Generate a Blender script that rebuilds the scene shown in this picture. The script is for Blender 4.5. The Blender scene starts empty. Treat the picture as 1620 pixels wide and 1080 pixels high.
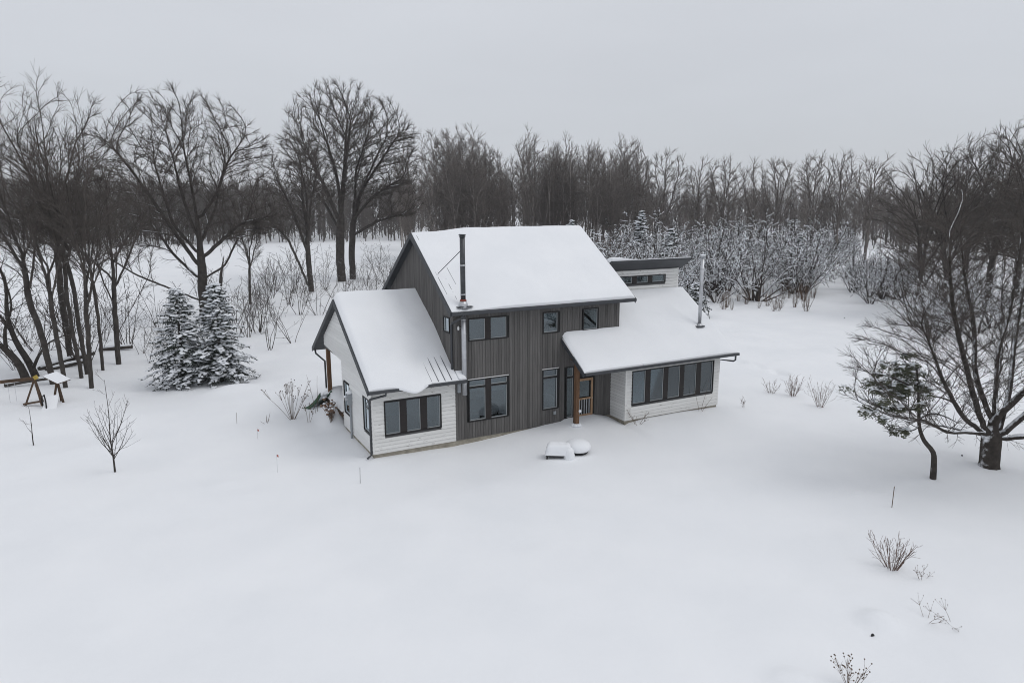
import bpy, math, random
import numpy as np
from mathutils import Vector, noise

R = math.radians
scene = bpy.context.scene
col = scene.collection

# ------------------------------------------------------------------ camera
CAM = Vector((-11.18, -26.24, 9.81))
YAW, PITCH = R(-27.91), R(-11.01)
cd = bpy.data.cameras.new('camera')
cd.sensor_width = 36.0
cd.lens = 36.0 * 1109.3 / 1620.0
cd.clip_start, cd.clip_end = 0.2, 6000
cam = bpy.data.objects.new('camera', cd)
cam.location = CAM
cam.rotation_euler = (R(90) + PITCH, R(0.16), YAW)
col.objects.link(cam)
scene.camera = cam

# ------------------------------------------------------------------ overcast sky
SUN_EL, SUN_AZ = R(55), R(128)
world = bpy.data.worlds.new('World')
scene.world = world
world.use_nodes = True
wn, wl = world.node_tree.nodes, world.node_tree.links
wn.clear()
w_out = wn.new('ShaderNodeOutputWorld')
w_bg = wn.new('ShaderNodeBackground')
w_sky = wn.new('ShaderNodeTexSky')
w_sky.sky_type = 'NISHITA'
w_sky.sun_disc = False
w_sky.sun_elevation = SUN_EL
w_sky.sun_rotation = SUN_AZ
w_tc = wn.new('ShaderNodeTexCoord')
w_sep = wn.new('ShaderNodeSeparateXYZ')
w_ramp = wn.new('ShaderNodeValToRGB')
w_ramp.color_ramp.elements[0].position = 0.0
w_ramp.color_ramp.elements[0].color = (6.05, 6.28, 6.72, 1)
w_ramp.color_ramp.elements[1].position = 1.0
w_ramp.color_ramp.elements[1].color = (8.0, 8.2, 8.6, 1)
e = w_ramp.color_ramp.elements.new(0.25)
e.color = (6.75, 6.98, 7.42, 1)
w_noise = wn.new('ShaderNodeTexNoise')
w_noise.inputs['Scale'].default_value = 2.2
w_noise.inputs['Detail'].default_value = 3
w_map = wn.new('ShaderNodeMapping')
w_map.inputs['Scale'].default_value = (1, 1, 4)
w_mr = wn.new('ShaderNodeMapRange')
w_mr.inputs['From Min'].default_value = 0.3
w_mr.inputs['From Max'].default_value = 0.7
w_mr.inputs['To Min'].default_value = 0.97
w_mr.inputs['To Max'].default_value = 1.03
w_mul = wn.new('ShaderNodeVectorMath')
w_mul.operation = 'SCALE'
w_mix = wn.new('ShaderNodeMix')
w_mix.data_type = 'RGBA'
w_mix.inputs['Factor'].default_value = 0.93
wl.new(w_tc.outputs['Generated'], w_sep.inputs[0])
wl.new(w_sep.outputs['Z'], w_ramp.inputs[0])
wl.new(w_tc.outputs['Generated'], w_map.inputs[0])
wl.new(w_map.outputs[0], w_noise.inputs['Vector'])
wl.new(w_noise.outputs['Fac'], w_mr.inputs['Value'])
wl.new(w_ramp.outputs[0], w_mul.inputs[0])
wl.new(w_mr.outputs[0], w_mul.inputs['Scale'])
wl.new(w_sky.outputs[0], w_mix.inputs['A'])
wl.new(w_mul.outputs[0], w_mix.inputs['B'])
wl.new(w_mix.outputs['Result'], w_bg.inputs['Color'])
w_bg.inputs['Strength'].default_value = 0.10
wl.new(w_bg.outputs[0], w_out.inputs[0])

sun_d = bpy.data.lights.new('sun', 'SUN')
sun_d.energy = 0.66
sun_d.angle = R(28)
sun_d.color = (1.0, 0.98, 0.95)
sun = bpy.data.objects.new('sun', sun_d)
az = SUN_AZ
sd = Vector((math.sin(az) * math.cos(SUN_EL), math.cos(az) * math.cos(SUN_EL), math.sin(SUN_EL)))
sun.rotation_euler = sd.to_track_quat('Z', 'Y').to_euler()
sun.location = (0, 0, 60)
col.objects.link(sun)

scene.view_settings.view_transform = 'Standard'
scene.view_settings.look = 'None'
scene.view_settings.exposure = 0.0
scene.view_settings.gamma = 1.0
scene.cycles.filter_width = 1.0

# ------------------------------------------------------------------ materials
def new_mat(name):
    m = bpy.data.materials.new(name)
    m.use_nodes = True
    nt = m.node_tree
    return m, nt.nodes, nt.links, nt.nodes['Principled BSDF']

def set_spec(b, v):
    b.inputs['Specular IOR Level'].default_value = v

def plain(name, c, rough=0.6, metal=0.0, spec=0.3, var=0.0, scale=8.0, bump=0.0, stretch=(1, 1, 1)):
    m, n, l, b = new_mat(name)
    b.inputs['Roughness'].default_value = rough
    b.inputs['Metallic'].default_value = metal
    set_spec(b, spec)
    b.inputs['Base Color'].default_value = (*c, 1)
    if var > 0 or bump > 0:
        tc = n.new('ShaderNodeTexCoord')
        mp = n.new('ShaderNodeMapping')
        mp.inputs['Scale'].default_value = stretch
        tx = n.new('ShaderNodeTexNoise')
        tx.inputs['Scale'].default_value = scale
        tx.inputs['Detail'].default_value = 5
        l.new(tc.outputs['Object'], mp.inputs[0])
        l.new(mp.outputs[0], tx.inputs['Vector'])
        if var > 0:
            rp = n.new('ShaderNodeValToRGB')
            rp.color_ramp.elements[0].position = 0.3
            rp.color_ramp.elements[1].position = 0.7
            rp.color_ramp.elements[0].color = (*[x * (1 - var) for x in c], 1)
            rp.color_ramp.elements[1].color = (*[min(1, x * (1 + var)) for x in c], 1)
            l.new(tx.outputs['Fac'], rp.inputs[0])
            l.new(rp.outputs[0], b.inputs['Base Color'])
        if bump > 0:
            bp = n.new('ShaderNodeBump')
            bp.inputs['Strength'].default_value = bump
            bp.inputs['Distance'].default_value = 0.02
            l.new(tx.outputs['Fac'], bp.inputs['Height'])
            l.new(bp.outputs[0], b.inputs['Normal'])
    return m

def snow_mat(name, scale=1.0, bump=0.25):
    m, n, l, b = new_mat(name)
    b.inputs['Roughness'].default_value = 0.75
    set_spec(b, 0.15)
    tc = n.new('ShaderNodeTexCoord')
    big = n.new('ShaderNodeTexNoise'); big.inputs['Scale'].default_value = 0.35 * scale; big.inputs['Detail'].default_value = 4
    fine = n.new('ShaderNodeTexNoise'); fine.inputs['Scale'].default_value = 9.0 * scale; fine.inputs['Detail'].default_value = 6
    mid = n.new('ShaderNodeTexNoise'); mid.inputs['Scale'].default_value = 1.6 * scale; mid.inputs['Detail'].default_value = 3
    rp = n.new('ShaderNodeValToRGB')
    rp.color_ramp.elements[0].position = 0.3
    rp.color_ramp.elements[1].position = 0.7
    rp.color_ramp.elements[0].color = (0.80, 0.815, 0.838, 1)
    rp.color_ramp.elements[1].color = (0.845, 0.856, 0.875, 1)
    for t in (big, fine, mid):
        l.new(tc.outputs['Object'], t.inputs['Vector'])
    l.new(big.outputs['Fac'], rp.inputs[0])
    l.new(rp.outputs[0], b.inputs['Base Color'])
    ad = n.new('ShaderNodeMath'); ad.operation = 'MULTIPLY_ADD'; ad.inputs[1].default_value = 0.25
    l.new(fine.outputs['Fac'], ad.inputs[0]); l.new(mid.outputs['Fac'], ad.inputs[2])
    bp = n.new('ShaderNodeBump'); bp.inputs['Strength'].default_value = bump; bp.inputs['Distance'].default_value = 0.06
    l.new(ad.outputs[0], bp.inputs['Height']); l.new(bp.outputs[0], b.inputs['Normal'])
    return m

def bark_mat(name, c, thr, soft=0.12, amount=1.0, nscale=3.0, wind=(0, 0, 1)):
    """bark with settled snow where the surface faces up (thr = how flat it must be)"""
    m, n, l, b = new_mat(name)
    b.inputs['Roughness'].default_value = 0.9
    set_spec(b, 0.1)
    geo = n.new('ShaderNodeNewGeometry')
    sep = n.new('ShaderNodeVectorMath'); sep.operation = 'DOT_PRODUCT'; sep.inputs[1].default_value = wind
    tc = n.new('ShaderNodeTexCoord')
    tx = n.new('ShaderNodeTexNoise'); tx.inputs['Scale'].default_value = nscale; tx.inputs['Detail'].default_value = 4
    l.new(tc.outputs['Object'], tx.inputs['Vector'])
    rp = n.new('ShaderNodeValToRGB')
    rp.color_ramp.elements[0].position = 0.3
    rp.color_ramp.elements[1].position = 0.75
    rp.color_ramp.elements[0].color = (*[x * 0.7 for x in c], 1)
    rp.color_ramp.elements[1].color = (*[x * 1.45 for x in c], 1)
    l.new(tx.outputs['Fac'], rp.inputs[0])
    l.new(geo.outputs['Normal'], sep.inputs[0])
    ad = n.new('ShaderNodeMath'); ad.operation = 'MULTIPLY_ADD'; ad.inputs[1].default_value = 0.9
    sb = n.new('ShaderNodeMath'); sb.operation = 'SUBTRACT'; sb.inputs[1].default_value = 0.5
    l.new(tx.outputs['Fac'], sb.inputs[0])
    l.new(sb.outputs[0], ad.inputs[0]); l.new(sep.outputs['Value'], ad.inputs[2])
    mr = n.new('ShaderNodeMapRange')
    mr.inputs['From Min'].default_value = thr
    mr.inputs['From Max'].default_value = thr + soft
    mr.inputs['To Max'].default_value = amount
    l.new(ad.outputs[0], mr.inputs['Value'])
    mx = n.new('ShaderNodeMix'); mx.data_type = 'RGBA'
    l.new(mr.outputs[0], mx.inputs['Factor'])
    l.new(rp.outputs[0], mx.inputs['A'])
    mx.inputs['B'].default_value = (0.82, 0.84, 0.87, 1)
    l.new(mx.outputs['Result'], b.inputs['Base Color'])
    return m

def board_mat(name, c, wear, wear_c, axis):
    """painted / stained board: long grain, per-board shade, worn flecks"""
    m, n, l, b = new_mat(name)
    b.inputs['Roughness'].default_value = 0.75
    set_spec(b, 0.2)
    oi = n.new('ShaderNodeObjectInfo')
    tc = n.new('ShaderNodeTexCoord')
    mp = n.new('ShaderNodeMapping')
    mp.inputs['Scale'].default_value = (1.2, 1.2, 26) if axis == 'h' else (26, 26, 1.0)
    gr = n.new('ShaderNodeTexNoise'); gr.inputs['Scale'].default_value = 1.3; gr.inputs['Detail'].default_value = 6
    l.new(tc.outputs['Object'], mp.inputs[0]); l.new(mp.outputs[0], gr.inputs['Vector'])
    mr = n.new('ShaderNodeMapRange'); mr.inputs['To Min'].default_value = 0.8 if axis == 'v' else .94; mr.inputs['To Max'].default_value = 1.18 if axis == 'v' else 1.04
    mr.inputs['From Min'].default_value = 0.3; mr.inputs['From Max'].default_value = 0.7
    l.new(gr.outputs['Fac'], mr.inputs['Value'])
    mo = n.new('ShaderNodeMapRange'); mo.inputs['To Min'].default_value = 0.8 if axis == 'v' else 0.93
    mo.inputs['To Max'].default_value = 1.2 if axis == 'v' else 1.04
    l.new(oi.outputs['Random'], mo.inputs['Value'])
    mu = n.new('ShaderNodeMath'); mu.operation = 'MULTIPLY'
    l.new(mr.outputs[0], mu.inputs[0]); l.new(mo.outputs[0], mu.inputs[1])
    sc = n.new('ShaderNodeVectorMath'); sc.operation = 'SCALE'; sc.inputs[0].default_value = c
    l.new(mu.outputs[0], sc.inputs['Scale'])
    wx = n.new('ShaderNodeTexNoise'); wx.inputs['Scale'].default_value = 2.6; wx.inputs['Detail'].default_value = 8; wx.inputs['Roughness'].default_value = 0.75
    mp2 = n.new('ShaderNodeMapping'); mp2.inputs['Scale'].default_value = (1, 1, 4.5) if axis == 'h' else (3, 3, .6)
    l.new(tc.outputs['Object'], mp2.inputs[0]); l.new(mp2.outputs[0], wx.inputs['Vector'])
    wr = n.new('ShaderNodeMapRange'); wr.inputs['From Min'].default_value = wear; wr.inputs['From Max'].default_value = wear + 0.07
    wr.inputs['To Max'].default_value = 0.8
    l.new(wx.outputs['Fac'], wr.inputs['Value'])
    mx = n.new('ShaderNodeMix'); mx.data_type = 'RGBA'
    l.new(wr.outputs[0], mx.inputs['Factor']); l.new(sc.outputs[0], mx.inputs['A'])
    mx.inputs['B'].default_value = (*wear_c, 1)
    l.new(mx.outputs['Result'], b.inputs['Base Color'])
    bp = n.new('ShaderNodeBump'); bp.inputs['Strength'].default_value = 0.3; bp.inputs['Distance'].default_value = 0.01
    l.new(gr.outputs['Fac'], bp.inputs['Height']); l.new(bp.outputs[0], b.inputs['Normal'])
    return m

def glass_mat(name, refl, tint):
    m, n, l, b = new_mat(name)
    n.remove(b)
    out = n['Material Output']
    tr = n.new('ShaderNodeBsdfTransparent'); tr.inputs[0].default_value = (*tint, 1)
    gl = n.new('ShaderNodeBsdfGlossy'); gl.inputs['Roughness'].default_value = 0.02
    gl.inputs['Color'].default_value = (0.86, 0.95, 1.0, 1)
    fr = n.new('ShaderNodeFresnel'); fr.inputs['IOR'].default_value = 1.5
    ad = n.new('ShaderNodeMath'); ad.operation = 'ADD'; ad.inputs[1].default_value = refl; ad.use_clamp = True
    l.new(fr.outputs[0], ad.inputs[0])
    mx = n.new('ShaderNodeMixShader')
    l.new(ad.outputs[0], mx.inputs[0]); l.new(tr.outputs[0], mx.inputs[1]); l.new(gl.outputs[0], mx.inputs[2])
    l.new(mx.outputs[0], out.inputs[0])
    return m

M = {}
M['snow'] = snow_mat('snow_ground', 1.0, 0.30)
M['roof_snow'] = snow_mat('roof_snow', 1.6, 0.15)
M['branch_snow'] = plain('branch_snow', (0.82, 0.84, 0.87), 0.8, spec=0.1)
M['bark'] = bark_mat('bark_bare', (0.060, 0.053, 0.048), 0.97, 0.2)
M['twig'] = bark_mat('twig_bare', (0.088, 0.077, 0.070), 1.05, 0.2)
M['bark_snowy'] = bark_mat('bark_snowy', (0.052, 0.045, 0.040), 0.66, 0.22, nscale=5.0, wind=(-.60, .18, .78))
M['twig_snowy'] = bark_mat('twig_snowy', (0.050, 0.044, 0.040), 0.86, 0.15)
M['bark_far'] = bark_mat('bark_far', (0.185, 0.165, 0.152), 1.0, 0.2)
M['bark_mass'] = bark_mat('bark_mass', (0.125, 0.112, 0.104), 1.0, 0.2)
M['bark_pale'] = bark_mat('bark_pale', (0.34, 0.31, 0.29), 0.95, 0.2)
M['shrub'] = bark_mat('shrub_twig', (0.058, 0.048, 0.042), 0.75, 0.2)
M['redtwig'] = bark_mat('red_twig', (0.150, 0.100, 0.082), 1.05, 0.2)
M['stalk'] = plain('dead_stalk', (0.13, 0.09, 0.065), 0.9, var=0.3)
M['dryleaf'] = plain('dry_leaf', (0.19, 0.125, 0.09), 0.9, var=0.4, scale=20)
M['needle'] = plain('needle', (0.022, 0.030, 0.022), 0.7, var=0.4, scale=3)
M['cedar'] = plain('cedar_leaf', (0.080, 0.086, 0.052), 0.7, var=0.4, scale=4)
M['white_board'] = board_mat('white_clapboard', (0.74, 0.735, 0.715), 0.585, (0.20, 0.18, 0.155), 'h')
M['side_board'] = board_mat('side_clapboard', (0.74, 0.74, 0.73), 0.75, (0.35, 0.33, 0.30), 'h')
M['dark_board'] = board_mat('dark_board', (0.114, 0.109, 0.105), 0.70, (0.20, 0.18, 0.16), 'v')
M['sheath_dark'] = plain('dark_backing', (0.02, 0.02, 0.02), 0.9)
M['sheath_shade'] = plain('shade_line_backing', (0.10, 0.10, 0.10), 0.9)  # dark backing behind white clapboards: shadow lines put into its colour
M['concrete'] = plain('concrete', (0.30, 0.275, 0.225), 0.9, var=0.25, scale=4, bump=0.3)
M['frame'] = plain('window_frame', (0.010, 0.009, 0.009), 0.45)
M['mullion'] = plain('mullion_panel', (0.020, 0.016, 0.015), 0.5, var=.2)
M['sash'] = plain('sash', (0.42, 0.44, 0.45), 0.5)
M['blind'] = plain('blind', (0.62, 0.63, 0.62), 0.8)
M['glass'] = glass_mat('glass', 0.085, (0.50, 0.55, 0.57))
M['glass_dark'] = glass_mat('glass_dark', 0.03, (0.5, 0.55, 0.55))
M['metal_dark'] = plain('dark_metal', (0.052, 0.056, 0.062), 0.45, var=0.15)
M['soffit'] = plain('soffit', (0.05, 0.053, 0.058), 0.6, var=0.2, scale=2, stretch=(.3, 8, 8))
M['gutter'] = plain('gutter', (0.055, 0.058, 0.064), 0.4)
M['steel'] = plain('stainless', (0.52, 0.53, 0.55), 0.42, metal=0.85, var=0.12, scale=3)
M['flue_black'] = plain('flue_pipe', (0.075, 0.078, 0.082), 0.38, metal=0.5, var=0.2)
M['rust'] = plain('red_sealant', (0.26, 0.06, 0.04), 0.7)
M['timber'] = plain('timber', (0.15, 0.082, 0.045), 0.75, var=0.35, scale=5, stretch=(8, 8, .7), bump=.3)
M['timber_pale'] = plain('timber_pale', (0.36, 0.23, 0.14), 0.75, var=0.25, scale=5, stretch=(8, 8, .7))
M['timber_old'] = plain('old_timber', (0.085, 0.052, 0.032), 0.8, var=0.35, scale=4)
M['interior'] = plain('interior_wall', (0.42, 0.43, 0.43), 0.9)
M['floor_wood'] = plain('floor_wood', (0.16, 0.12, 0.09), 0.6, var=.2)
M['dark_cloth'] = plain('dark_cloth', (0.012, 0.012, 0.013), 0.9)
M['black_metal'] = plain('black_metal', (0.012, 0.012, 0.013), 0.5)
M['meter'] = plain('meter_grey', (0.30, 0.32, 0.34), 0.5)
M['white_plastic'] = plain('white_plastic', (0.7, 0.7, 0.69), 0.5)
M['green'] = plain('green_plastic', (0.035, 0.085, 0.045), 0.4, var=.15)
M['red_flag'] = plain('red_flag', (0.40, 0.14, 0.11), 0.7)
M['yellow'] = plain('yellow_paint', (0.42, 0.30, 0.06), 0.6)
M['cream_paper'] = plain('paper', (0.75, 0.66, 0.48), 0.7)  # plain cream colour of the small paper box

# ------------------------------------------------------------------ helpers
def link(o, parent=None):
    col.objects.link(o)
    if parent is not None:
        o.parent = parent
    return o

def tag(o, label=None, cat=None, group=None, kind=None):
    if label: o['label'] = label
    if cat: o['category'] = cat
    if group: o['group'] = group
    if kind: o['kind'] = kind
    return o

def empty(name, loc=(0, 0, 0), rz=0.0):
    o = bpy.data.objects.new(name, None)
    o.empty_display_size = 0.3
    o.location = loc
    o.rotation_euler = (0, 0, rz)
    return link(o)

def np_mesh(name, V, Q, mat, parent=None, smooth=True, T=None):
    """mesh from arrays: V (n,3), Q quads (m,4), T tris (k,3)"""
    me = bpy.data.meshes.new(name)
    V = np.asarray(V, dtype=np.float32)
    Q = np.zeros((0, 4), np.int32) if Q is None else np.asarray(Q, np.int32)
    T = np.zeros((0, 3), np.int32) if T is None else np.asarray(T, np.int32)
    nq, nt = len(Q), len(T)
    me.vertices.add(len(V)); me.vertices.foreach_set('co', V.ravel())
    me.loops.add(nq * 4 + nt * 3)
    me.loops.foreach_set('vertex_index', np.concatenate([Q.ravel(), T.ravel()]).astype(np.int32))
    me.polygons.add(nq + nt)
    starts = np.concatenate([np.arange(nq) * 4, nq * 4 + np.arange(nt) * 3]).astype(np.int32)
    me.polygons.foreach_set('loop_start', starts)
    me.polygons.foreach_set('use_smooth', np.full(nq + nt, smooth, dtype=bool))
    me.update(calc_edges=True)
    me.materials.append(mat)
    return link(bpy.data.objects.new(name, me), parent)

class MB:
    def __init__(s):
        s.v, s.f = [], []
    def hexa(s, p):           # p: 8 points, bottom ring 0-3 then top ring 4-7
        b = len(s.v); s.v += [tuple(q) for q in p]
        for f in ((0, 3, 2, 1), (4, 5, 6, 7), (0, 1, 5, 4), (1, 2, 6, 5), (2, 3, 7, 6), (3, 0, 4, 7)):
            s.f.append(tuple(b + i for i in f))
        return s
    def box(s, x0, x1, y0, y1, z0, z1):
        return s.hexa([(x0, y0, z0), (x1, y0, z0), (x1, y1, z0), (x0, y1, z0), (x0, y0, z1), (x1, y0, z1), (x1, y1, z1), (x0, y1, z1)])
    def bar(s, a, b, w, h=None, up=(0, 0, 1)):
        h = h or w
        a, b = Vector(a), Vector(b)
        t = (b - a).normalized(); up = Vector(up)
        if abs(t.dot(up)) > 0.95: up = Vector((1, 0, 0))
        sd_ = t.cross(up).normalized() * (w / 2); u = sd_.cross(t).normalized() * (h / 2)
        return s.hexa([a - sd_ - u, a + sd_ - u, b + sd_ - u, b - sd_ - u, a - sd_ + u, a + sd_ + u, b + sd_ + u, b - sd_ + u])
    def tube(s, pts, rad, n=10, cap=True):
        pts = [Vector(p) for p in pts]
        rad = [rad] * len(pts) if not isinstance(rad, (list, tuple)) else rad
        rings = []
        ref = None
        for i, p in enumerate(pts):
            t = (pts[min(i + 1, len(pts) - 1)] - pts[max(i - 1, 0)]).normalized()
            if ref is None:
                ref = Vector((1, 0, 0)) if abs(t.z) > 0.7 else Vector((0, 0, 1))
            n1 = t.cross(ref)
            n1 = n1.normalized() if n1.length > 1e-6 else Vector((1, 0, 0))
            n2 = t.cross(n1).normalized()
            ring = []
            for k in range(n):
                a = 2 * math.pi * k / n
                ring.append(len(s.v)); s.v.append(tuple(p + (n1 * math.cos(a) + n2 * math.sin(a)) * rad[i]))
            rings.append(ring)
        for r0, r1 in zip(rings, rings[1:]):
            for k in range(n):
                s.f.append((r0[k], r0[(k + 1) % n], r1[(k + 1) % n], r1[k]))
        if cap:
            s.f.append(tuple(reversed(rings[0]))); s.f.append(tuple(rings[-1]))
        return s
    def lathe(s, prof, n=24, c=(0, 0, 0)):
        rings = []
        for r, z in prof:
            ring = []
            for k in range(n):
                a = 2 * math.pi * k / n
                ring.append(len(s.v)); s.v.append((c[0] + r * math.cos(a), c[1] + r * math.sin(a), c[2] + z))
            rings.append(ring)
        for r0, r1 in zip(rings, rings[1:]):
            for k in range(n):
                s.f.append((r0[k], r0[(k + 1) % n], r1[(k + 1) % n], r1[k]))
        return s
    def blob(s, c, rx, ry, rz, rnd, jit=0.15, n=10, m=6, flat=-0.35):
        b = len(s.v)
        for j in range(m + 1):
            ph = -math.pi / 2 + math.pi * j / m
            for k in range(n):
                a = 2 * math.pi * k / n
                q = 1 + rnd.uniform(-jit, jit) * math.cos(ph)
                z = math.sin(ph)
                z = max(z, flat)
                s.v.append((c[0] + rx * q * math.cos(ph) * math.cos(a), c[1] + ry * q * math.cos(ph) * math.sin(a), c[2] + rz * z * (1 + rnd.uniform(-jit, jit) * .5)))
        for j in range(m):
            for k in range(n):
                s.f.append((b + j * n + k, b + j * n + (k + 1) % n, b + (j + 1) * n + (k + 1) % n, b + (j + 1) * n + k))
        return s
    def build(s, name, mat, parent=None, smooth=False):
        me = bpy.data.meshes.new(name)
        me.from_pydata(s.v, [], s.f)
        me.materials.append(mat)
        if smooth:
            me.polygons.foreach_set('use_smooth', [True] * len(me.polygons))
        me.update()
        return link(bpy.data.objects.new(name, me), parent)

def fbm(x, y, z=0.0, o=3):
    return noise.fractal(Vector((x, y, z)), 1.0, 2.0, o)

def smooth01(t):
    t = max(0.0, min(1.0, t)); return t * t * (3 - 2 * t)

# ------------------------------------------------------------------ ground
def interp(x, xs, ys):
    return float(np.interp(x, xs, ys))

BUMPS = [  # x, y, sx, sy, h : drifts and buried things
    (17.0, -10.6, .9, .7, .28), (14.3, -10.9, .9, .6, .10),
    (10.6, -11.3, .7, .45, .08), (-7.3, 14.0, 0.9, 0.5, .30), (-5.5, 5.9, 1.2, .9, .12),
    (-9.1, 0.4, .5, .35, .07), (-8.6, -.9, .6, .4, .06), (-13.6, 6.9, 1.3, .8, .16), (-14.6, 11.3, 1.6, .6, .14),
    (3.4, -3.2, 1.7, 1.0, .07), (17.25, -12.2, .8, .7, .16), (14.2, -11.8, .4, .35, .10), (-12.75, 3.42, .3, .3, .07), (7.8, -15.0, .6, .4, .08), (-1.0, 13.0, 5.0, 4.5, .40), (-15.5, 13.2, 2.2, 1.3, .2),
    (21, -6.5, 3.5, 3.0, -.18), (12.5, -7.5, 4.0, 2.0, -.12), (-3.0, -4.5, 5, 1.2, .05), (1.0, -2.6, 4.0, .8, -.06),
    (-3.75, 6.0, .45, 1.0, .75), (-2.2, 8.7, 1.6, 1.0, .5),
]
rnd = random.Random(5)
DENTS = []
for track, wd_t, dp in (([(23.0, 6.5), (23.3, 4.8), (23.1, 3.0), (23.6, 1.8), (23.3, -0.3), (23.6, -1.7), (22.6, -4.8)], .24, .20), ([(31.1, 15.9), (31.5, 14.0), (32.2, 11.7), (30.8, 7.9), (30.9, 4.9)], .4, .05)):
    for (ax, ay), (bx_, by_) in zip(track, track[1:]):
        L = math.hypot(bx_ - ax, by_ - ay)
        k = int(L / 0.38)
        for i in range(k):
            t = i / k
            DENTS.append((ax + (bx_ - ax) * t + rnd.uniform(-.3, .3), ay + (by_ - ay) * t + rnd.uniform(-.3, .3), wd_t * rnd.uniform(.6, 1.3), dp * rnd.uniform(.5, 1.2)))
for i in range(46):
    DENTS.append((rnd.uniform(15, 30), rnd.uniform(-1, 10), rnd.uniform(.2, .5), rnd.uniform(.01, .04)))

WALL_X = [-3.9, -3.6, 0, 2.0, 3.2, 4.4, 5.2, 5.5, 7.0, 7.8, 8.0, 9.2, 11, 13.7, 14.5]
WALL_Z = [-.18, -.16, -.24, -.17, -.06, .04, .08, .2, .17, -.06, -.17, -.05, -.03, -.12, -.2]
DX = np.array([d[0] for d in DENTS]); DY = np.array([d[1] for d in DENTS]); DS = np.array([d[2] for d in DENTS]); DH = np.array([d[3] for d in DENTS])

def ground_z(x, y):
    d = math.hypot(x - 4, y - 4)
    z = -0.32 + 0.02 * min(max(d - 45, 0), 200)
    z += 0.10 * fbm(x / 11, y / 11) + 0.022 * fbm(x / 2.6, y / 2.6, 3.1)
    if d > 40:
        z += 0.25 * min(1, (d - 40) / 60) * fbm(x / 30, y / 30, 7)
    for bx_, by_, sx, sy, h in BUMPS:
        q = ((x - bx_) / sx) ** 2 + ((y - by_) / sy) ** 2
        if q < 9:
            z += h * math.exp(-0.5 * q)
    for bx_, by_, r0_, h, w_ in ((4.15, -16.61, .42, .24, .06), (0.42, -17.24, .50, .15, .05), (4.65, -15.61, .35, .05, .10)):
        q = math.hypot(x - bx_, y - by_)
        if q < 2: z += h / (1 + math.exp((q - r0_) / w_)) * (1 - .25 * (q / r0_) ** 2 if q < r0_ else .75)
    # snow level along the front walls
    if -8 < x < 19 and -8 < y < 10:
        wy = -1.15 if x > 8.0 else 0.0
        lv = interp(x, WALL_X, WALL_Z)
        dy = max(0.0, wy - y)
        s = 1.25 if not 5.2 < x < 7.9 else 1.0
        ex = 0.0
        if x < -3.6: ex = -3.6 - x
        if x > 13.7: ex = x - 13.7
        w = math.exp(-0.5 * ((dy / s) ** 2 + (ex / 1.2) ** 2))
        if y < 4.2 or x > 0:
            z = z * (1 - w) + (lv + 0.012 * fbm(x * 1.3, y * 1.3)) * w
    if 14 < x < 45 and -8 < y < 24:
        q = ((x - DX) ** 2 + (y - DY) ** 2) / (DS ** 2)
        z -= float((DH * np.exp(-0.5 * np.minimum(q, 40))).sum()) * 0.9
    return z

def axis_lines(a, b, step, far):
    mid = list(np.arange(a, b, step))
    out, s, p = [], step, b
    while p < far:
        out.append(p); s *= 1.16; p += s
    out.append(far)
    inn, s, p = [], step, a - step
    while p > -far:
        inn.append(p); s *= 1.16; p -= s
    inn.append(-far)
    return sorted(inn) + mid + out

gx = axis_lines(-20, 37, 0.2, 2200)
gy = axis_lines(-19, 20, 0.2, 2200)
GV = np.array([(x, y, ground_z(x, y)) for y in gy for x in gx])
nx, ny = len(gx), len(gy)
ii = (np.arange(ny - 1)[:, None] * nx + np.arange(nx - 1)[None, :]).ravel()
gr_ = np.random.default_rng(12)
for _ in range(260):     # small dimples, clods and melt marks all over the yard
    cx_, cy_ = gr_.uniform(-18, 22), gr_.uniform(-18.5, 18)
    rr_ = gr_.uniform(.12, .55); hh = gr_.choice([-1, 1]) * gr_.uniform(.006, .03)
    sel = (np.abs(GV[:, 0] - cx_) < 3.5 * rr_) & (np.abs(GV[:, 1] - cy_) < 2.5 * rr_)
    q_ = ((GV[sel, 0] - cx_) / (1.4 * rr_)) ** 2 + ((GV[sel, 1] - cy_) / rr_) ** 2
    GV[sel, 2] += hh * np.exp(-.5 * q_)
ground = np_mesh('snow_ground', GV, np.stack([ii, ii + 1, ii + nx + 1, ii + nx], 1), M['snow'])
tag(ground, 'smooth untracked white snow covering the whole yard and field', kind='structure')

# ------------------------------------------------------------------ house
house = empty('farmhouse')
tag(house, 'two-storey dark grey and white house with snowy metal roofs', 'house')

def g3(x, y, dz=-.02):
    return (x, y, ground_z(x, y) + dz)

class Wall:
    """a wall plane: origin O, horizontal direction U, outward normal N"""
    def __init__(s, O, U, N):
        s.O, s.U, s.N = Vector(O), Vector(U), Vector(N)
        s.op = []
    def P(s, u, z, d=0.0):
        return s.O + s.U * u + s.N * d + Vector((0, 0, z))
    def slab(s, mb, u0, u1, z0, z1, d0, d1):
        P = s.P
        return mb.hexa([P(u0, z0, d1), P(u1, z0, d1), P(u1, z0, d0), P(u0, z0, d0), P(u0, z1, d1), P(u1, z1, d1), P(u1, z1, d0), P(u0, z1, d0)])
    def trap(s, mb, a0, b0, z0, a1, b1, z1, d0, d1b, d1t):
        P = s.P
        return mb.hexa([P(a0, z0, d1b), P(b0, z0, d1b), P(b0, z0, d0), P(a0, z0, d0), P(a1, z1, d1t), P(b1, z1, d1t), P(b1, z1, d0), P(a1, z1, d0)])

def cut(a, b, ops):
    segs = [(a, b)]
    for o0, o1 in ops:
        nxt = []
        for p, q in segs:
            if o1 <= p or o0 >= q: nxt.append((p, q)); continue
            if o0 > p: nxt.append((p, o0))
            if o1 < q: nxt.append((o1, q))
        segs = nxt
    return [s_ for s_ in segs if s_[1] - s_[0] > 0.02]

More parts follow.
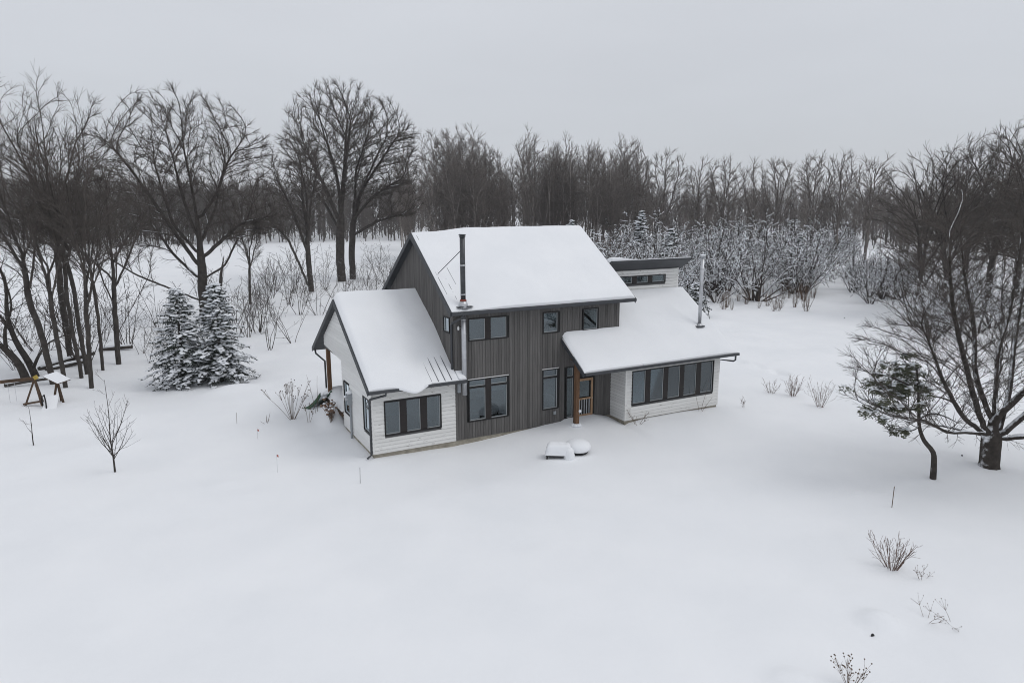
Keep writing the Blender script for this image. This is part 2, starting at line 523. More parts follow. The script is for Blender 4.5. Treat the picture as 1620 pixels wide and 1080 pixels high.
def sheath(w, name, left, right, zbreaks, mat, th=0.12):
    mb = MB()
    zs = sorted(set(zbreaks + [z for o in w.op for z in (o[2], o[3])]))
    zs = [z for z in zs if zbreaks[0] <= z <= zbreaks[-1]]
    for z0, z1 in zip(zs, zs[1:]):
        if z1 - z0 < 1e-4: continue
        e_ = 1e-4
        a0, b0, a1, b1 = left(z0 + e_), right(z0 + e_), left(z1 - e_), right(z1 - e_)
        ops = sorted((o[0], o[1]) for o in w.op if o[2] < (z0 + z1) / 2 < o[3])
        cur0, cur1 = a0, a1
        for o0, o1 in ops:
            w.trap(mb, cur0, o0, z0, cur1, o0, z1, -th, 0, 0); cur0 = cur1 = o1
        if b0 > cur0 or b1 > cur1:
            w.trap(mb, cur0, max(b0, cur0), z0, cur1, max(b1, cur1), z1, -th, 0, 0)
    return mb.build(name, mat, house)

def clapboards(w, part, left, right, z0, z1, mat, exp=0.155, breaks=(), gap=.012):  # gap bares the dark backing as a painted shadow line
    z, k = z0, 0
    while z < z1 - 0.02:
        zt = min(z + exp, z1)
        for bz in breaks:
            if z + 0.02 < bz < zt: zt = bz
        e_ = 1e-3
        a0, b0, a1, b1 = left(z + e_), right(z + e_), left(zt - e_), right(zt - e_)
        ops = [(o[0] - .01, o[1] + .01) for o in w.op if min(zt, o[3]) - max(z, o[2]) > 0.03]
        mid = cut(max(a0, a1), min(b0, b1), ops) if ops else [(None, None)]
        if not ops:
            if min(b0, b1) - max(a0, a1) > 0.0 or max(b0 - a0, b1 - a1) > 0.1:
                mb = MB(); w.trap(mb, a0, max(b0, a0 + .01), z, a1, max(b1, a1 + .01), zt - gap, 0.001, .034, .014)
                mb.build('siding_board', mat, part)
        else:
            for p, q in mid:
                mb = MB()
                p0, p1 = (a0, a1) if abs(p - max(a0, a1)) < 1e-6 else (p, p)
                q0, q1 = (b0, b1) if abs(q - min(b0, b1)) < 1e-6 else (q, q)
                w.trap(mb, p0, q0, z, p1, q1, zt - gap, 0.001, .034, .014)
                mb.build('siding_board', mat, part)
        z = zt
        k += 1

def vboards(w, part, u0, u1, bottom, top, mat, width=0.128, seed=1):
    r_ = random.Random(seed)
    u = u0
    while u < u1 - 0.02:
        ue = min(u + width, u1)
        a, b = u + .006, ue - .006
        ops = [(o[2] - .01, o[3] + .01) for o in w.op if min(ue, o[1]) - max(u, o[0]) > 0.02]
        t0, t1 = top(u), top(ue)
        d = .016 + r_.uniform(0, .007)
        bt = bottom(u) + r_.uniform(0, .012)
        for p, q in cut(bt, min(t0, t1), ops):
            mb = MB(); P = w.P
            qa, qb = (t0, t1) if abs(q - min(t0, t1)) < 1e-6 else (q, q)
            mb.hexa([P(a, p, d), P(b, p, d), P(b, p, .001), P(a, p, .001), P(a, qa, d), P(b, qb, d), P(b, qb, .001), P(a, qa, .001)])
            mb.build('siding_board', mat, part)
        u = ue

def window(w, u0, u1, z0, z1, bars=(), transom=None, blinds=(), glass='glass', flash=False, fw=.055):
    """bars: (ua, ub) dark mullion panels; transom z; blinds: (ua, ub, za, zb)"""
    w.op.append((u0 + .02, u1 - .02, z0 + .02, z1 - .02))
    m = MB()
    for a in ((u0, u1, z0, z0 + fw), (u0, u1, z1 - fw, z1), (u0, u0 + fw, z0 + fw, z1 - fw), (u1 - fw, u1, z0 + fw, z1 - fw)):
        w.slab(m, *a, -.06, .045)
    win = m.build('window', M['frame'], house)
    edges = [u0 + fw] + [x for b in bars for x in b] + [u1 - fw]
    for a, b in bars:
        mb = MB(); w.slab(mb, a, b, z0 + fw, z1 - fw, -.05, .036); mb.build('mullion', M['mullion'], win)
    rows = [(z0 + fw, z1 - fw)] if transom is None else [(z0 + fw, transom - .045), (transom + .045, z1 - fw)]
    if transom is not None:
        for a, b in zip(edges[::2], edges[1::2]):
            mb = MB(); w.slab(mb, a, b, transom - .045, transom + .045, -.05, .032); mb.build('transom_bar', M['frame'], win)
    for a, b in zip(edges[::2], edges[1::2]):
        for p, q in rows:
            s_ = MB(); t = .028
            for k in ((a, b, p, p + t), (a, b, q - t * .5, q), (a, a + t * .4, p + t, q - t * .5), (b - t, b, p + t, q - t * .5)):
                w.slab(s_, *k, -.045, .0)
            s_.build('sash', M['sash'], win)
            g = MB(); w.slab(g, a + t * .4, b - t, p + t, q - t * .5, -.03, -.024)
            g.build('pane', M[glass], win)
            j_ = MB(); w.slab(j_, b - .014, b + .004, p, q, -.22, -.046); w.slab(j_, a - .004, a + .012, p, q, -.22, -.046); w.slab(j_, a, b, p - .004, p + .014, -.22, -.046); j_.build('jamb', M['blind'], win)
    for a, b, p, q in blinds:
        mb = MB(); w.slab(mb, a, b, p, q, -.11, -.085); mb.build('blind', M['blind'], win)
    if flash:
        mb = MB(); w.slab(mb, u0 - .02, u1 + .02, z1 + .002, z1 + .03, .003, .06); mb.build('drip_cap', M['white_plastic'], win)
    return win

# roof planes: height of the top of each roof
MAIN = dict(x0=-.315, x1=8.92, ye=-.454, ze=5.568, yr=4.024, zr=8.57)
WING = dict(x0=-3.83, x1=-.03, ye=-.437, ze=2.745, yr=4.443, zr=5.75)
def main_top(y):
    s_ = (MAIN['zr'] - MAIN['ze']) / (MAIN['yr'] - MAIN['ye'])
    return MAIN['zr'] - abs(y - MAIN['yr']) * s_
def wing_top(y):
    s_ = (WING['zr'] - WING['ze']) / (WING['yr'] - WING['ye'])
    return WING['zr'] - abs(y - WING['yr']) * s_
def right_top(y):
    return 2.73 + .667 * (y + 1.84)

# --- main block, front
wf = Wall((0, 0, 0), (1, 0, 0), (0, -1, 0))
window(wf, .62, 2.48, 4.22, 5.20, bars=[(1.41, 1.67)])
window(wf, 4.21, 5.04, 4.23, 5.20, blinds=[(4.25, 5.0, 4.80, 5.16)])
window(wf, 6.31, 7.18, 4.18, 5.21, glass='glass_dark')  # darker, duller glass stands in for the dark tree reflection
window(wf, .59, 2.49, .72, 2.58, bars=[(1.40, 1.67)], transom=2.23, blinds=[(.64, 1.42, 2.02, 2.53), (1.66, 2.45, 1.93, 2.53)], flash=True)
window(wf, 4.21, 5.05, .73, 2.61, transom=2.22, flash=True)
window(wf, 5.45, 5.90, .16, 2.60, transom=2.10, glass='glass_dark')
wf.op.append((5.95, 6.97, .1, 2.56))
sh = sheath(wf, 'board_wall', lambda z: 0.0, lambda z: 8.36, [0.0, 5.70], M['sheath_dark'])
vboards(wf, sh, 0.0, 8.36, lambda u: 0.0, lambda u: 5.69, M['dark_board'], seed=3)
tag(sh, 'dark grey vertical board front wall')
# entrance: dark door with a timber screen door before it
mb = MB(); wf.slab(mb, 5.95, 6.97, .08, 2.56, -.10, -.05)
door = mb.build('door', M['frame'], house)
mb = MB(); wf.slab(mb, 6.06, 6.86, 1.0, 1.85, -.045, -.035); mb.build('pane', M['glass_dark'], door)
mb = MB()
for a in ((6.03, 6.12, .12, 1.96), (6.83, 6.93, .12, 1.96), (6.12, 6.83, 1.85, 1.96), (6.12, 6.83, .12, .26), (6.12, 6.83, .96, 1.04)):
    wf.slab(mb, *a, .012, .05)
screen = mb.build('screen_door', M['timber_pale'], house)
for i in range(5):
    u = 6.18 + i * .135
    mb = MB(); wf.slab(mb, u, u + .035, .26, .96, .015, .045); mb.build('baluster', M['sash'], screen)
mb = MB(); mb.tube([wf.P(6.87, 1.0, .05), wf.P(6.87, 1.0, .09)], .02, 8); mb.build('handle', M['steel'], screen)
mb = MB(); wf.slab(mb, 4.80, 4.92, .47, .62, .024, .07); mb.build('wall_outlet', M['meter'], house)
mb = MB(); mb.blob(wf.P(.16, 4.84, .09), .05, .05, .10, rnd, .05, flat=-1); mb.build('wall_lamp', M['white_plastic'], house, True)
mb = MB(); wf.slab(mb, .08, .2, 2.12, 2.50, .024, .16); mb.build('wall_vent', M['meter'], house)

# --- main block, left gable
wg = Wall((0, 0, 0), (0, 1, 0), (-1, 0, 0))
window(wg, .40, 1.10, 4.54, 5.23)
def gl(z): return 0.0 if z < main_top(0) - .17 else MAIN['yr'] - (MAIN['zr'] - .17 - z) / .6703
def gr(z): return 8.05 if z < main_top(0) - .17 else MAIN['yr'] + (MAIN['zr'] - .17 - z) / .6703
sh = sheath(wg, 'board_wall', gl, gr, [0.0, main_top(0) - .17, MAIN['zr'] - .18], M['sheath_dark'])
vboards(wg, sh, 0.0, 8.05, lambda u: min(2.6, wing_top(u) - .1) if u > 0.3 else 2.2, lambda u: main_top(u) - .17, M['dark_board'], seed=8)
tag(sh, 'dark grey vertical board gable wall')
# rear and right walls of the main block
wr_ = Wall((8.36, 0, 0), (0, 1, 0), (1, 0, 0))
sh = sheath(wr_, 'board_wall', gl, gr, [0.0, main_top(0) - .17, MAIN['zr'] - .18], M['sheath_dark'])
vboards(wr_, sh, 0.0, 8.05, lambda u: 4.0, lambda u: main_top(u) - .17, M['dark_board'], seed=9)
wb = Wall((0, 8.05, 0), (1, 0, 0), (0, 1, 0))
sheath(wb, 'board_wall', lambda z: 0.0, lambda z: 8.36, [0.0, 5.70], M['dark_board'])
mb = MB()
for a in ((.05, 8.3, .12, 7.9, .08, .16), (.05, 8.3, .12, 7.9, 2.85, 3.0), (.05, 8.3, .12, 7.9, 5.45, 5.55)):
    mb.box(*a)
mb.build('floor', M['floor_wood'], house)
mb = MB(); mb.box(.12, 8.2, 4.2, 4.3, .17, 2.84); mb.box(.12, 8.2, 3.6, 3.7, 3.01, 5.44); mb.box(3.4, 3.5, .2, 4.1, .17, 2.84); mb.box(3.2, 3.3, .2, 3.5, 3.01, 5.44); mb.box(5.6, 5.7, .2, 3.5, 3.01, 5.44)
mb.build('interior_wall', M['interior'], house)

# --- white left wing
ww = Wall((-3.59, 0, 0), (1, 0, 0), (0, -1, 0))
window(ww, .485, 2.945, .70, 2.135, bars=[(1.145, 1.435), (2.02, 2.31)], blinds=[])
wtop = wing_top(0) - .17
sh = sheath(ww, 'clapboard_wall', lambda z: 0.0, lambda z: 3.585, [0.0, wtop], M['sheath_shade'])
clapboards(ww, sh, lambda z: 0.05, lambda z: 3.585, 0.0, wtop, M['white_board'])
mb = MB(); ww.slab(mb, -.02, .05, 0, wtop, .001, .03); mb.build('corner_board', M['white_board'], sh)
tag(sh, 'white clapboard wall with peeling paint')
wl_ = Wall((-3.59, 0, 0), (0, 1, 0), (-1, 0, 0))
window(wl_, .27, 1.13, .75, 2.20, fw=.045)
window(wl_, 3.22, 4.17, .69, 2.15, fw=.045)
def wgl(z): return 0.0 if z < wtop else WING['yr'] - (WING['zr'] - .17 - z) / .6158
def wgr(z):
    if z < 3.03: return 4.443
    return min(7.62, WING['yr'] + (WING['zr'] - .17 - z) / .6158)
zk = WING['zr'] - .17 - (7.62 - WING['yr']) * .6158
sh = sheath(wl_, 'clapboard_wall', wgl, wgr, sorted([0.0, wtop, 3.03, zk, WING['zr'] - .18]), M['sheath_shade'])
clapboards(wl_, sh, wgl, wgr, 0.0, WING['zr'] - .19, M['side_board'], exp=.17, breaks=(wtop, 3.03, zk), gap=.024)
tag(sh, 'white clapboard gable wall')
mb = MB(); mb.box(-3.5, 0, 4.32, 4.44, -.2, 5.5); mb.build('wall', M['side_board'], house)
mb = MB(); mb.box(-3.55, -.05, .12, 4.3, .05, .15); mb.box(-3.55, -.05, .12, 4.3, 2.7, 2.8); mb.build('floor', M['floor_wood'], house)
# porch behind the wing: deck, header beam, post
mb = MB(); mb.box(-3.62, -.02, 4.46, 8.0, .3, .62); mb.build('porch_deck', M['timber_old'], house)
mb = MB()
mb.box(-3.56, -3.38, 7.40, 7.58, .62, 3.0); mb.build('porch_post', M['timber'], house)
mb = MB(); mb.box(-3.56, -.05, 7.40, 7.58, 3.0, 3.2); mb.build('porch_beam', M['timber'], house)

# --- right wing
wrf = Wall((7.97, -1.15, 0), (1, 0, 0), (0, -1, 0))
o = 7.97
window(wrf, 8.31 - o, 13.31 - o, .70, 2.32, bars=[(9.10 - o, 9.38 - o), (10.17 - o, 10.44 - o), (11.17 - o, 11.42 - o), (12.20 - o, 12.48 - o)], blinds=[(11.45 - o, 12.2 - o, 2.08, 2.26)])
rt = right_top(-1.15) - .17
sh = sheath(wrf, 'clapboard_wall', lambda z: 0.0, lambda z: 5.69, [0.0, rt], M['sheath_shade'])
clapboards(wrf, sh, lambda z: 0.06, lambda z: 5.63, 0.0, rt, M['white_board'])
for a in ((-.02, .06), (5.63, 5.71)):
    mb = MB(); wrf.slab(mb, a[0], a[1], 0, rt, .001, .03); mb.build('corner_board', M['white_board'], sh)
tag(sh, 'white clapboard wall stained near the ground')
wrl = Wall((7.97, -1.15, 0), (0, 1, 0), (-1, 0, 0))
sh = sheath(wrl, 'clapboard_wall', lambda z: 0.0, lambda z: 1.12, [0.0, rt], M['sheath_shade'])
clapboards(wrl, sh, lambda z: 0.0, lambda z: 1.12, 0.0, rt, M['side_board'], gap=.02)
wrr = Wall((13.66, -1.15, 0), (0, 1, 0), (1, 0, 0))
sh = sheath(wrr, 'clapboard_wall', lambda z: max(0.0, (z - rt) / .667), lambda z: 9.0, [0.0, rt, 5.2], M['sheath_shade'])
clapboards(wrr, sh, lambda z: max(0.0, (z - rt) / .667), lambda z: 9.0, 0.0, 5.2, M['side_board'], breaks=(rt,))
# clerestory
wc = Wall((8.37, 2.18, 0), (1, 0, 0), (0, -1, 0))
o = 8.37
window(wc, 9.75 - o, 12.86 - o, 5.86, 6.28, bars=[(10.72 - o, 11.0 - o), (11.72 - o, 12.0 - o)], glass='glass_dark', fw=.05)
sh = sheath(wc, 'clapboard_wall', lambda z: 0.0, lambda z: 5.33, [4.9, 6.57], M['sheath_shade'])
clapboards(wc, sh, lambda z: 0.0, lambda z: 5.27, 5.3, 6.57, M['white_board'])
mb = MB(); wc.slab(mb, 5.27, 5.35, 5.3, 6.57, .001, .03); mb.build('corner_board', M['white_board'], sh)
tag(sh, 'white clapboard clerestory wall under the dark soffit')
mb = MB(); mb.box(8.4, 13.7, 7.9, 8.02, -.2, 4.6); mb.box(13.58, 13.7, 2.2, 8.0, 4.8, 5.35); mb.build('wall', M['side_board'], house)
mb = MB(); mb.box(8.1, 13.6, -1.0, 7.9, .05, .14); mb.build('floor', M['floor_wood'], house)
mb = MB(); mb.box(8.4, 13.6, 4.5, 4.6, .15, 4.8); mb.build('interior_wall', M['interior'], house)
# things one sees through the right windows: a white board and a hanging lamp
mb = MB(); mb.box(12.75, 13.45, 0.6, .64, .95, 1.95); tag(mb.build('whiteboard', M['blind']), 'white panel inside behind the rightmost sunroom window pane', 'panel')
mb = MB(); mb.tube([(10.95, .1, 2.9), (10.95, .1, 1.75)], [.06, .06], 10); tag(mb.build('pendant_lamp', M['white_plastic'], None, True), 'white tube lamp hanging inside behind the middle sunroom window', 'lamp')
mb = MB(); mb.box(-3.0, -2.87, .25, .33, .86, 1.18); tag(mb.build('paper_bag', M['cream_paper']), 'small cream paper box on the sill inside the white wing window', 'box')
sofa = empty('sofa', (1.25, .75, .30))
tag(sofa, 'dark sofa inside behind the tall double ground-floor window', 'sofa')
mb = MB(); mb.box(-.6, 1.0, 0, .85, .1, .48); mb.build('seat', M['dark_cloth'], sofa)
mb = MB(); mb.box(-.6, 1.0, .66, .9, .48, .95); mb.build('backrest', M['dark_cloth'], sofa)
mb = MB(); mb.box(-.78, -.6, 0, .85, .1, .68); mb.build('armrest', M['dark_cloth'], sofa)
mb = MB(); mb.box(1.0, 1.18, 0, .85, .1, .68); mb.build('armrest', M['dark_cloth'], sofa)

# --- foundation
mb = MB()
mb.box(-3.57, 8.0, .02, .3, -1.2, -.001); mb.box(-3.57, -3.3, .3, 4.44, -1.2, -.001)
mb.box(7.99, 13.64, -1.13, -.9, -1.2, -.001); mb.box(7.99, 8.2, -.9, .02, -1.2, -.001); mb.box(13.4, 13.64, -.9, 8, -1.2, -.001)
mb.build('foundation', M['concrete'], house)

# --- roofs
def slope(name, x0, x1, ya, za, yb, zb, th=.16, mat=None):
    mb = MB()
    mb.hexa([(x0, ya, za - th), (x1, ya, za - th), (x1, yb, zb - th), (x0, yb, zb - th), (x0, ya, za), (x1, ya, za), (x1, yb, zb), (x0, yb, zb)])
    return mb.build(name, mat or M['metal_dark'], house)

def ribs(parent, xs, f, ya, yb, h=.035, w=.045):
    for x in xs:
        mb = MB()
        za, zb = f(ya), f(yb)
        mb.hexa([(x - w / 2, ya, za - .002), (x + w / 2, ya, za - .002), (x + w / 2, yb, zb - .002), (x - w / 2, yb, zb - .002),
                 (x - w / 4, ya, za + h), (x + w / 4, ya, za + h), (x + w / 4, yb, zb + h), (x - w / 4, yb, zb + h)])
        mb.build('roof_rib', M['metal_dark'], parent)

def gutter(parent, x0, x1, y, z, d=.1):
    mb = MB(); mb.box(x0, x1, y - d, y - .002, z - .13, z - .01); return mb.build('gutter', M['gutter'], parent)

def snow_sheet(parent, x0, x1, y0, y1, top, thick, step=.12, hang=None):
    nx_ = max(3, int((x1 - x0) / step)); ny_ = max(3, int(abs(y1 - y0) / step))
    V, Q = [], []
    for j in range(ny_ + 1):
        for i in range(nx_ + 1):
            x = x0 + (x1 - x0) * i / nx_; y = y0 + (y1 - y0) * j / ny_
            t = thick(x, y)
            V.append((x, y, top(y) + t))
    for j in range(ny_):
        for i in range(nx_):
            a = j * (nx_ + 1) + i
            Q.append((a, a + 1, a + nx_ + 2, a + nx_ + 1))
    # skirt
    border = [i for i in range(nx_ + 1)] + [(j + 1) * (nx_ + 1) - 1 for j in range(1, ny_ + 1)] + [ny_ * (nx_ + 1) + i for i in range(nx_ - 1, -1, -1)] + [j * (nx_ + 1) for j in range(ny_ - 1, 0, -1)]
    b0 = len(V); n_ = len(border)
    for k in border: V.append(V[k])
    for k in border:
        x, y, z = V[k]; V.append((x, y, top(y) - .004))
    for k in range(n_):
        k2 = (k + 1) % n_
        Q.append((b0 + k, b0 + n_ + k, b0 + n_ + k2, b0 + k2))
    if hang:
        V = [hang(*v) for v in V]
    return np_mesh('snow_cover', V, Q, M['roof_snow'], parent)

def edge(d, w=.16):
    d = max(0.0, min(1.0, d / w))
    return math.sqrt(max(0.0, 1 - (1 - d) ** 2))

# main roof
rf = slope('roof', MAIN['x0'], MAIN['x1'], MAIN['ye'], MAIN['ze'], MAIN['yr'], MAIN['zr'])
tag(rf, 'dark metal roof slope buried under smooth snow')
ribs(rf, [-.10 + .31 * i for i in range(6)], main_top, MAIN['ye'] + .3, MAIN['yr'] - .05, h=.045, w=.03)
gutter(rf, MAIN['x0'] + .02, MAIN['x1'], MAIN['ye'], MAIN['ze'])
rr = slope('roof', MAIN['x0'], MAIN['x1'], 2 * MAIN['yr'] - MAIN['ye'], MAIN['ze'], MAIN['yr'] + .002, MAIN['zr'])
def th_main(x, y):
    t = .052 + .16 * smooth01((x - .5) / 2.2)
    t += .025 * fbm(x * .6, y * .6, 2) + .012 * fbm(x * 2.5, y * 2.5, 5)
    e_ = min(edge(x - MAIN['x0'] - .03, .22), edge(MAIN['x1'] - x, .3)) * (.45 + .55 * edge(y - MAIN['ye'], .35))
    return max(.012, t * e_)
snow_sheet(rf, MAIN['x0'] + .05, MAIN['x1'] - .01, MAIN['ye'] + .01, MAIN['yr'], main_top, th_main)
snow_sheet(rr, MAIN['x0'] + .05, MAIN['x1'] - .01, MAIN['yr'], 2 * MAIN['yr'] - MAIN['ye'] - .02, main_top, lambda x, y: th_main(x, 3.5), .25)
for ya, za in ((MAIN['ye'], MAIN['ze']), (2 * MAIN['yr'] - MAIN['ye'], MAIN['ze'])):
    for x in (MAIN['x0'] - .03, MAIN['x1'] + .002):
        mb = MB()
        mb.hexa([(x, ya, za - .22), (x + .028, ya, za - .22), (x + .028, MAIN['yr'], MAIN['zr'] - .22), (x, MAIN['yr'], MAIN['zr'] - .22),
                 (x, ya, za + .015), (x + .028, ya, za + .015), (x + .028, MAIN['yr'], MAIN['zr'] + .015), (x, MAIN['yr'], MAIN['zr'] + .015)])
        mb.build('barge_board', M['metal_dark'], rf if ya < 0 else rr)
# rear eave box seen from the gable side
mb = MB(); mb.box(-.29, 0, 8.2, 8.36, 5.1, 5.5); mb.build('eave_box', M['metal_dark'], house)

# left wing roof
wf_ = slope('roof', WING['x0'], WING['x1'], WING['ye'], WING['ze'], WING['yr'], WING['zr'])
tag(wf_, 'steep white wing roof under deep rounded snow')
mb = MB(); z_ = WING['ze']
mb.hexa([(-.028, WING['ye'], z_ - .16), (.34, WING['ye'], z_ - .16), (.34, -.03, wing_top(-.03) - .16), (-.028, -.03, wing_top(-.03) - .16),
         (-.028, WING['ye'], z_ - .001), (.34, WING['ye'], z_ - .001), (.34, -.03, wing_top(-.03) - .001), (-.028, -.03, wing_top(-.03) - .001)])
mb.build('eave_return', M['metal_dark'], wf_)
ribs(wf_, [-2.05 + .29 * i for i in range(7)], wing_top, WING['ye'] + .02, 2.2, h=.055, w=.024)
gutter(wf_, WING['x0'], .34, WING['ye'], WING['ze'])
wb_ = slope('roof', WING['x0'], WING['x1'], 2 * WING['yr'] - WING['ye'], WING['ze'], WING['yr'] + .002, WING['zr'], th=.15, mat=M['soffit'])
mb = MB(); mb.box(WING['x0'], -.05, 2 * WING['yr'] - WING['ye'] + .002, 2 * WING['yr'] - WING['ye'] + .1, WING['ze'] - .13, WING['ze'] - .01); mb.build('gutter', M['gutter'], wb_)
def th_wing(x, y):
    t = .30 + .05 * fbm(x * .5, y * .5, 9)
    # slid-off part by the main wall, near the eave
    bare = smooth01((x + 2.3) / 1.5) * smooth01((2.1 - y) / 1.7)
    t = t * (1 - .93 * bare ** .8)
    t *= (.75 + .25 * smooth01((y + .4) / 1.5))
    t += .008 * fbm(x * 3, y * 3, 4)
    e_ = edge(x - WING['x0'] - .02, .3)
    rise = 1.0
    d_e = y - WING['ye']
    if bare < .5: rise = .35 + .65 * edge(d_e, .3)
    return max(.014, t * e_ * rise)
def bulge(x, y, z):
    # snow creeping over the gutter in one tongue
    d = y - WING['ye']
    if d < .5 and -3.4 < x < -1.2:
        k = math.exp(-((x + 2.0) / .52) ** 2) * (1 - d / .5)
        y -= .30 * k; z -= .20 * k
    return (x, y, z)
snow_sheet(wf_, WING['x0'] + .03, WING['x1'] + .02, WING['ye'] - .02, WING['yr'], wing_top, th_wing, .09, bulge)
snow_sheet(wf_, .0, .33, WING['ye'] - .02, -.06, wing_top, lambda x, y: .07 * edge(.34 - x, .12) + .012, .06)
snow_sheet(wb_, WING['x0'] + .03, WING['x1'], WING['yr'], 2 * WING['yr'] - WING['ye'] - .02, wing_top, lambda x, y: th_wing(x, 4.2), .2)
for ya, za, pr in ((WING['ye'], WING['ze'], wf_), (2 * WING['yr'] - WING['ye'], WING['ze'], wb_)):
    x = WING['x0'] - .032
    mb = MB()
    mb.hexa([(x, ya, za - .20), (x + .028, ya, za - .20), (x + .028, WING['yr'], WING['zr'] - .20), (x, WING['yr'], WING['zr'] - .20),
             (x, ya, za + .02), (x + .028, ya, za + .02), (x + .028, WING['yr'], WING['zr'] + .02), (x, WING['yr'], WING['zr'] + .02)])
    mb.build('barge_board', M['metal_dark'], pr)

# right wing roof, running over the entrance porch
YE = -1.84
r1 = slope('roof', 5.21, 14.18, YE, right_top(YE), -.03, right_top(-.03))
tag(r1, 'low porch and sunroom roof under smooth snow')
mb = MB(); a, b = -.028, 2.17
mb.hexa([(8.385, a, right_top(a) - .16), (14.18, a, right_top(a) - .16), (14.18, b, right_top(b) - .16), (8.385, b, right_top(b) - .16),
         (8.385, a, right_top(a) - .0), (14.18, a, right_top(a)), (14.18, b, right_top(b)), (8.385, b, right_top(b))])
mb.build('upper_slope', M['metal_dark'], r1)
gutter(r1, 5.25, 14.2, YE, right_top(YE))
def th_right(x, y):
    t = .17 + .03 * fbm(x * .45, y * .45, 12) + .01 * fbm(x * 2.4, y * 2.4, 2)
    if y < .6: t += .12 * math.exp(-((y + .05) / .35) ** 2) * smooth01((9.3 - x) / 1.2)     # drift against the wall
    if x > 8.3: t += .13 * math.exp(-((x - 8.4) / .5) ** 2) * smooth01(y / .6)
    t += .06 * math.exp(-((y - 1.75 - .25 * math.sin(x)) / .14) ** 2) * smooth01((12.2 - x) / 1.5)
    e_ = min(edge(x - 5.21, .3), edge(14.17 - x, .35)) * (.45 + .55 * edge(y - YE, .35))
    if x > 13.3: t *= 1 - .35 * smooth01((x - 13.3) / .6) * smooth01((-1.0 - y) / .6)
    return max(.014, t * e_)
snow_sheet(r1, 5.23, 8.36, YE - .01, -.03, right_top, th_right)
snow_sheet(r1, 8.36, 14.17, YE - .01, 2.15, right_top, th_right)
mb = MB(); x = 5.18
mb.hexa([(x, YE, right_top(YE) - .2), (x + .028, YE, right_top(YE) - .2), (x + .028, -.03, right_top(-.03) - .2), (x, -.03, right_top(-.03) - .2),
         (x, YE, right_top(YE) + .02), (x + .028, YE, right_top(YE) + .02), (x + .028, -.03, right_top(-.03) + .02), (x, -.03, right_top(-.03) + .02)])
mb.build('barge_board', M['metal_dark'], r1)
mb = MB(); mb.bar((5.21, -.06, right_top(-.06) - .0), (5.21, -1.0, right_top(-1.0) - .0), .02, .05); mb.build('drip_edge', M['white_plastic'], r1)
# clerestory shed roof rising to the front
CS = .64
def cler(y): return 6.58 - (y - 2.18) * CS
mb = MB(); ya, yb = 1.48, 5.6
mb.hexa([(8.9, ya, cler(ya)), (13.98, ya, cler(ya)), (13.98, yb, cler(yb)), (8.9, yb, cler(yb)),
         (8.9, ya, cler(ya) + .10), (13.98, ya, cler(ya) + .10), (13.98, yb, cler(yb) + .14), (8.9, yb, cler(yb) + .14)])
r2 = mb.build('roof', M['soffit'], house)
tag(r2, 'dark shed roof over the clerestory with a deep soffit')
snow_sheet(r2, 8.92, 13.95, ya + .03, yb, lambda y: cler(y) + .12, lambda x, y: (.05 + .22 * smooth01((10.6 - x) / 1.2)) * edge(y - ya, .3) + .012, .15)

# --- chimneys
CX, CY = .33, -.24
mb = MB(); mb.tube([(CX, CY, 6.0), (CX, CY, 8.62)], .105, 16)
ch = mb.build('chimney', M['flue_black'], house, True)
tag(ch, 'tall black metal chimney pipe rising through the main eave')
for z_ in (6.22, 7.40):
    mb = MB(); mb.tube([(CX, CY, z_), (CX, CY, z_ + .05)], .112, 16); mb.build('pipe_band', M['steel'], ch, True)
mb = MB(); mb.tube([(CX, CY, 8.625), (CX, CY, 8.66)], .145, 16); mb.tube([(CX, CY, 8.56), (CX, CY, 8.60)], .135, 16); mb.build('cap', M['flue_black'], ch)
mb = MB(); mb.blob((CX, CY, 8.665), .13, .13, .045, rnd, .05, flat=0); mb.build('snow_cap', M['branch_snow'], ch, True)
mb = MB(); mb.tube([(CX, CY, 5.99), (CX, CY, 6.04)], [.15, .12], 16); mb.build('storm_collar', M['rust'], ch, True)
mb = MB(); mb.tube([(CX, CY, 5.66), (CX, CY, 5.985)], [.24, .135], 16); mb.build('flashing', M['steel'], ch, True)
mb = MB(); mb.box(CX - .32, CX + .36, CY - .2, CY + .26, main_top(CY) + .02, main_top(CY) + .05); mb.build('flashing_plate', M['metal_dark'], ch)
mb = MB(); mb.tube([(CX - .06, CY + .06, 8.0), (-.02, 1.55, main_top(1.55) + .05)], .014, 6); mb.build('stay_rod', M['black_metal'], ch)
mb = MB(); mb.tube([(CX + .06, CY + .06, 8.0), (1.35, 1.95, main_top(1.95) + .12)], .012, 6); mb.build('stay_rod', M['black_metal'], ch)
mb = MB(); mb.tube([(CX, CY, 2.02), (CX, CY, 5.45)], .105, 16)
fl = mb.build('flue_pipe', M['steel'], house, True)
tag(fl, 'shiny steel flue pipe running up the front wall')
for z_ in (2.5, 3.6, 4.6, 5.2):
    mb = MB(); mb.tube([(CX, CY, z_), (CX, CY, z_ + .03)], .112, 16); mb.build('pipe_band', M['steel'], fl, True)
mb = MB(); mb.bar((CX, CY + .08, 4.85), (CX, -.02, 4.85), .2, .03); mb.build('wall_bracket', M['steel'], fl)

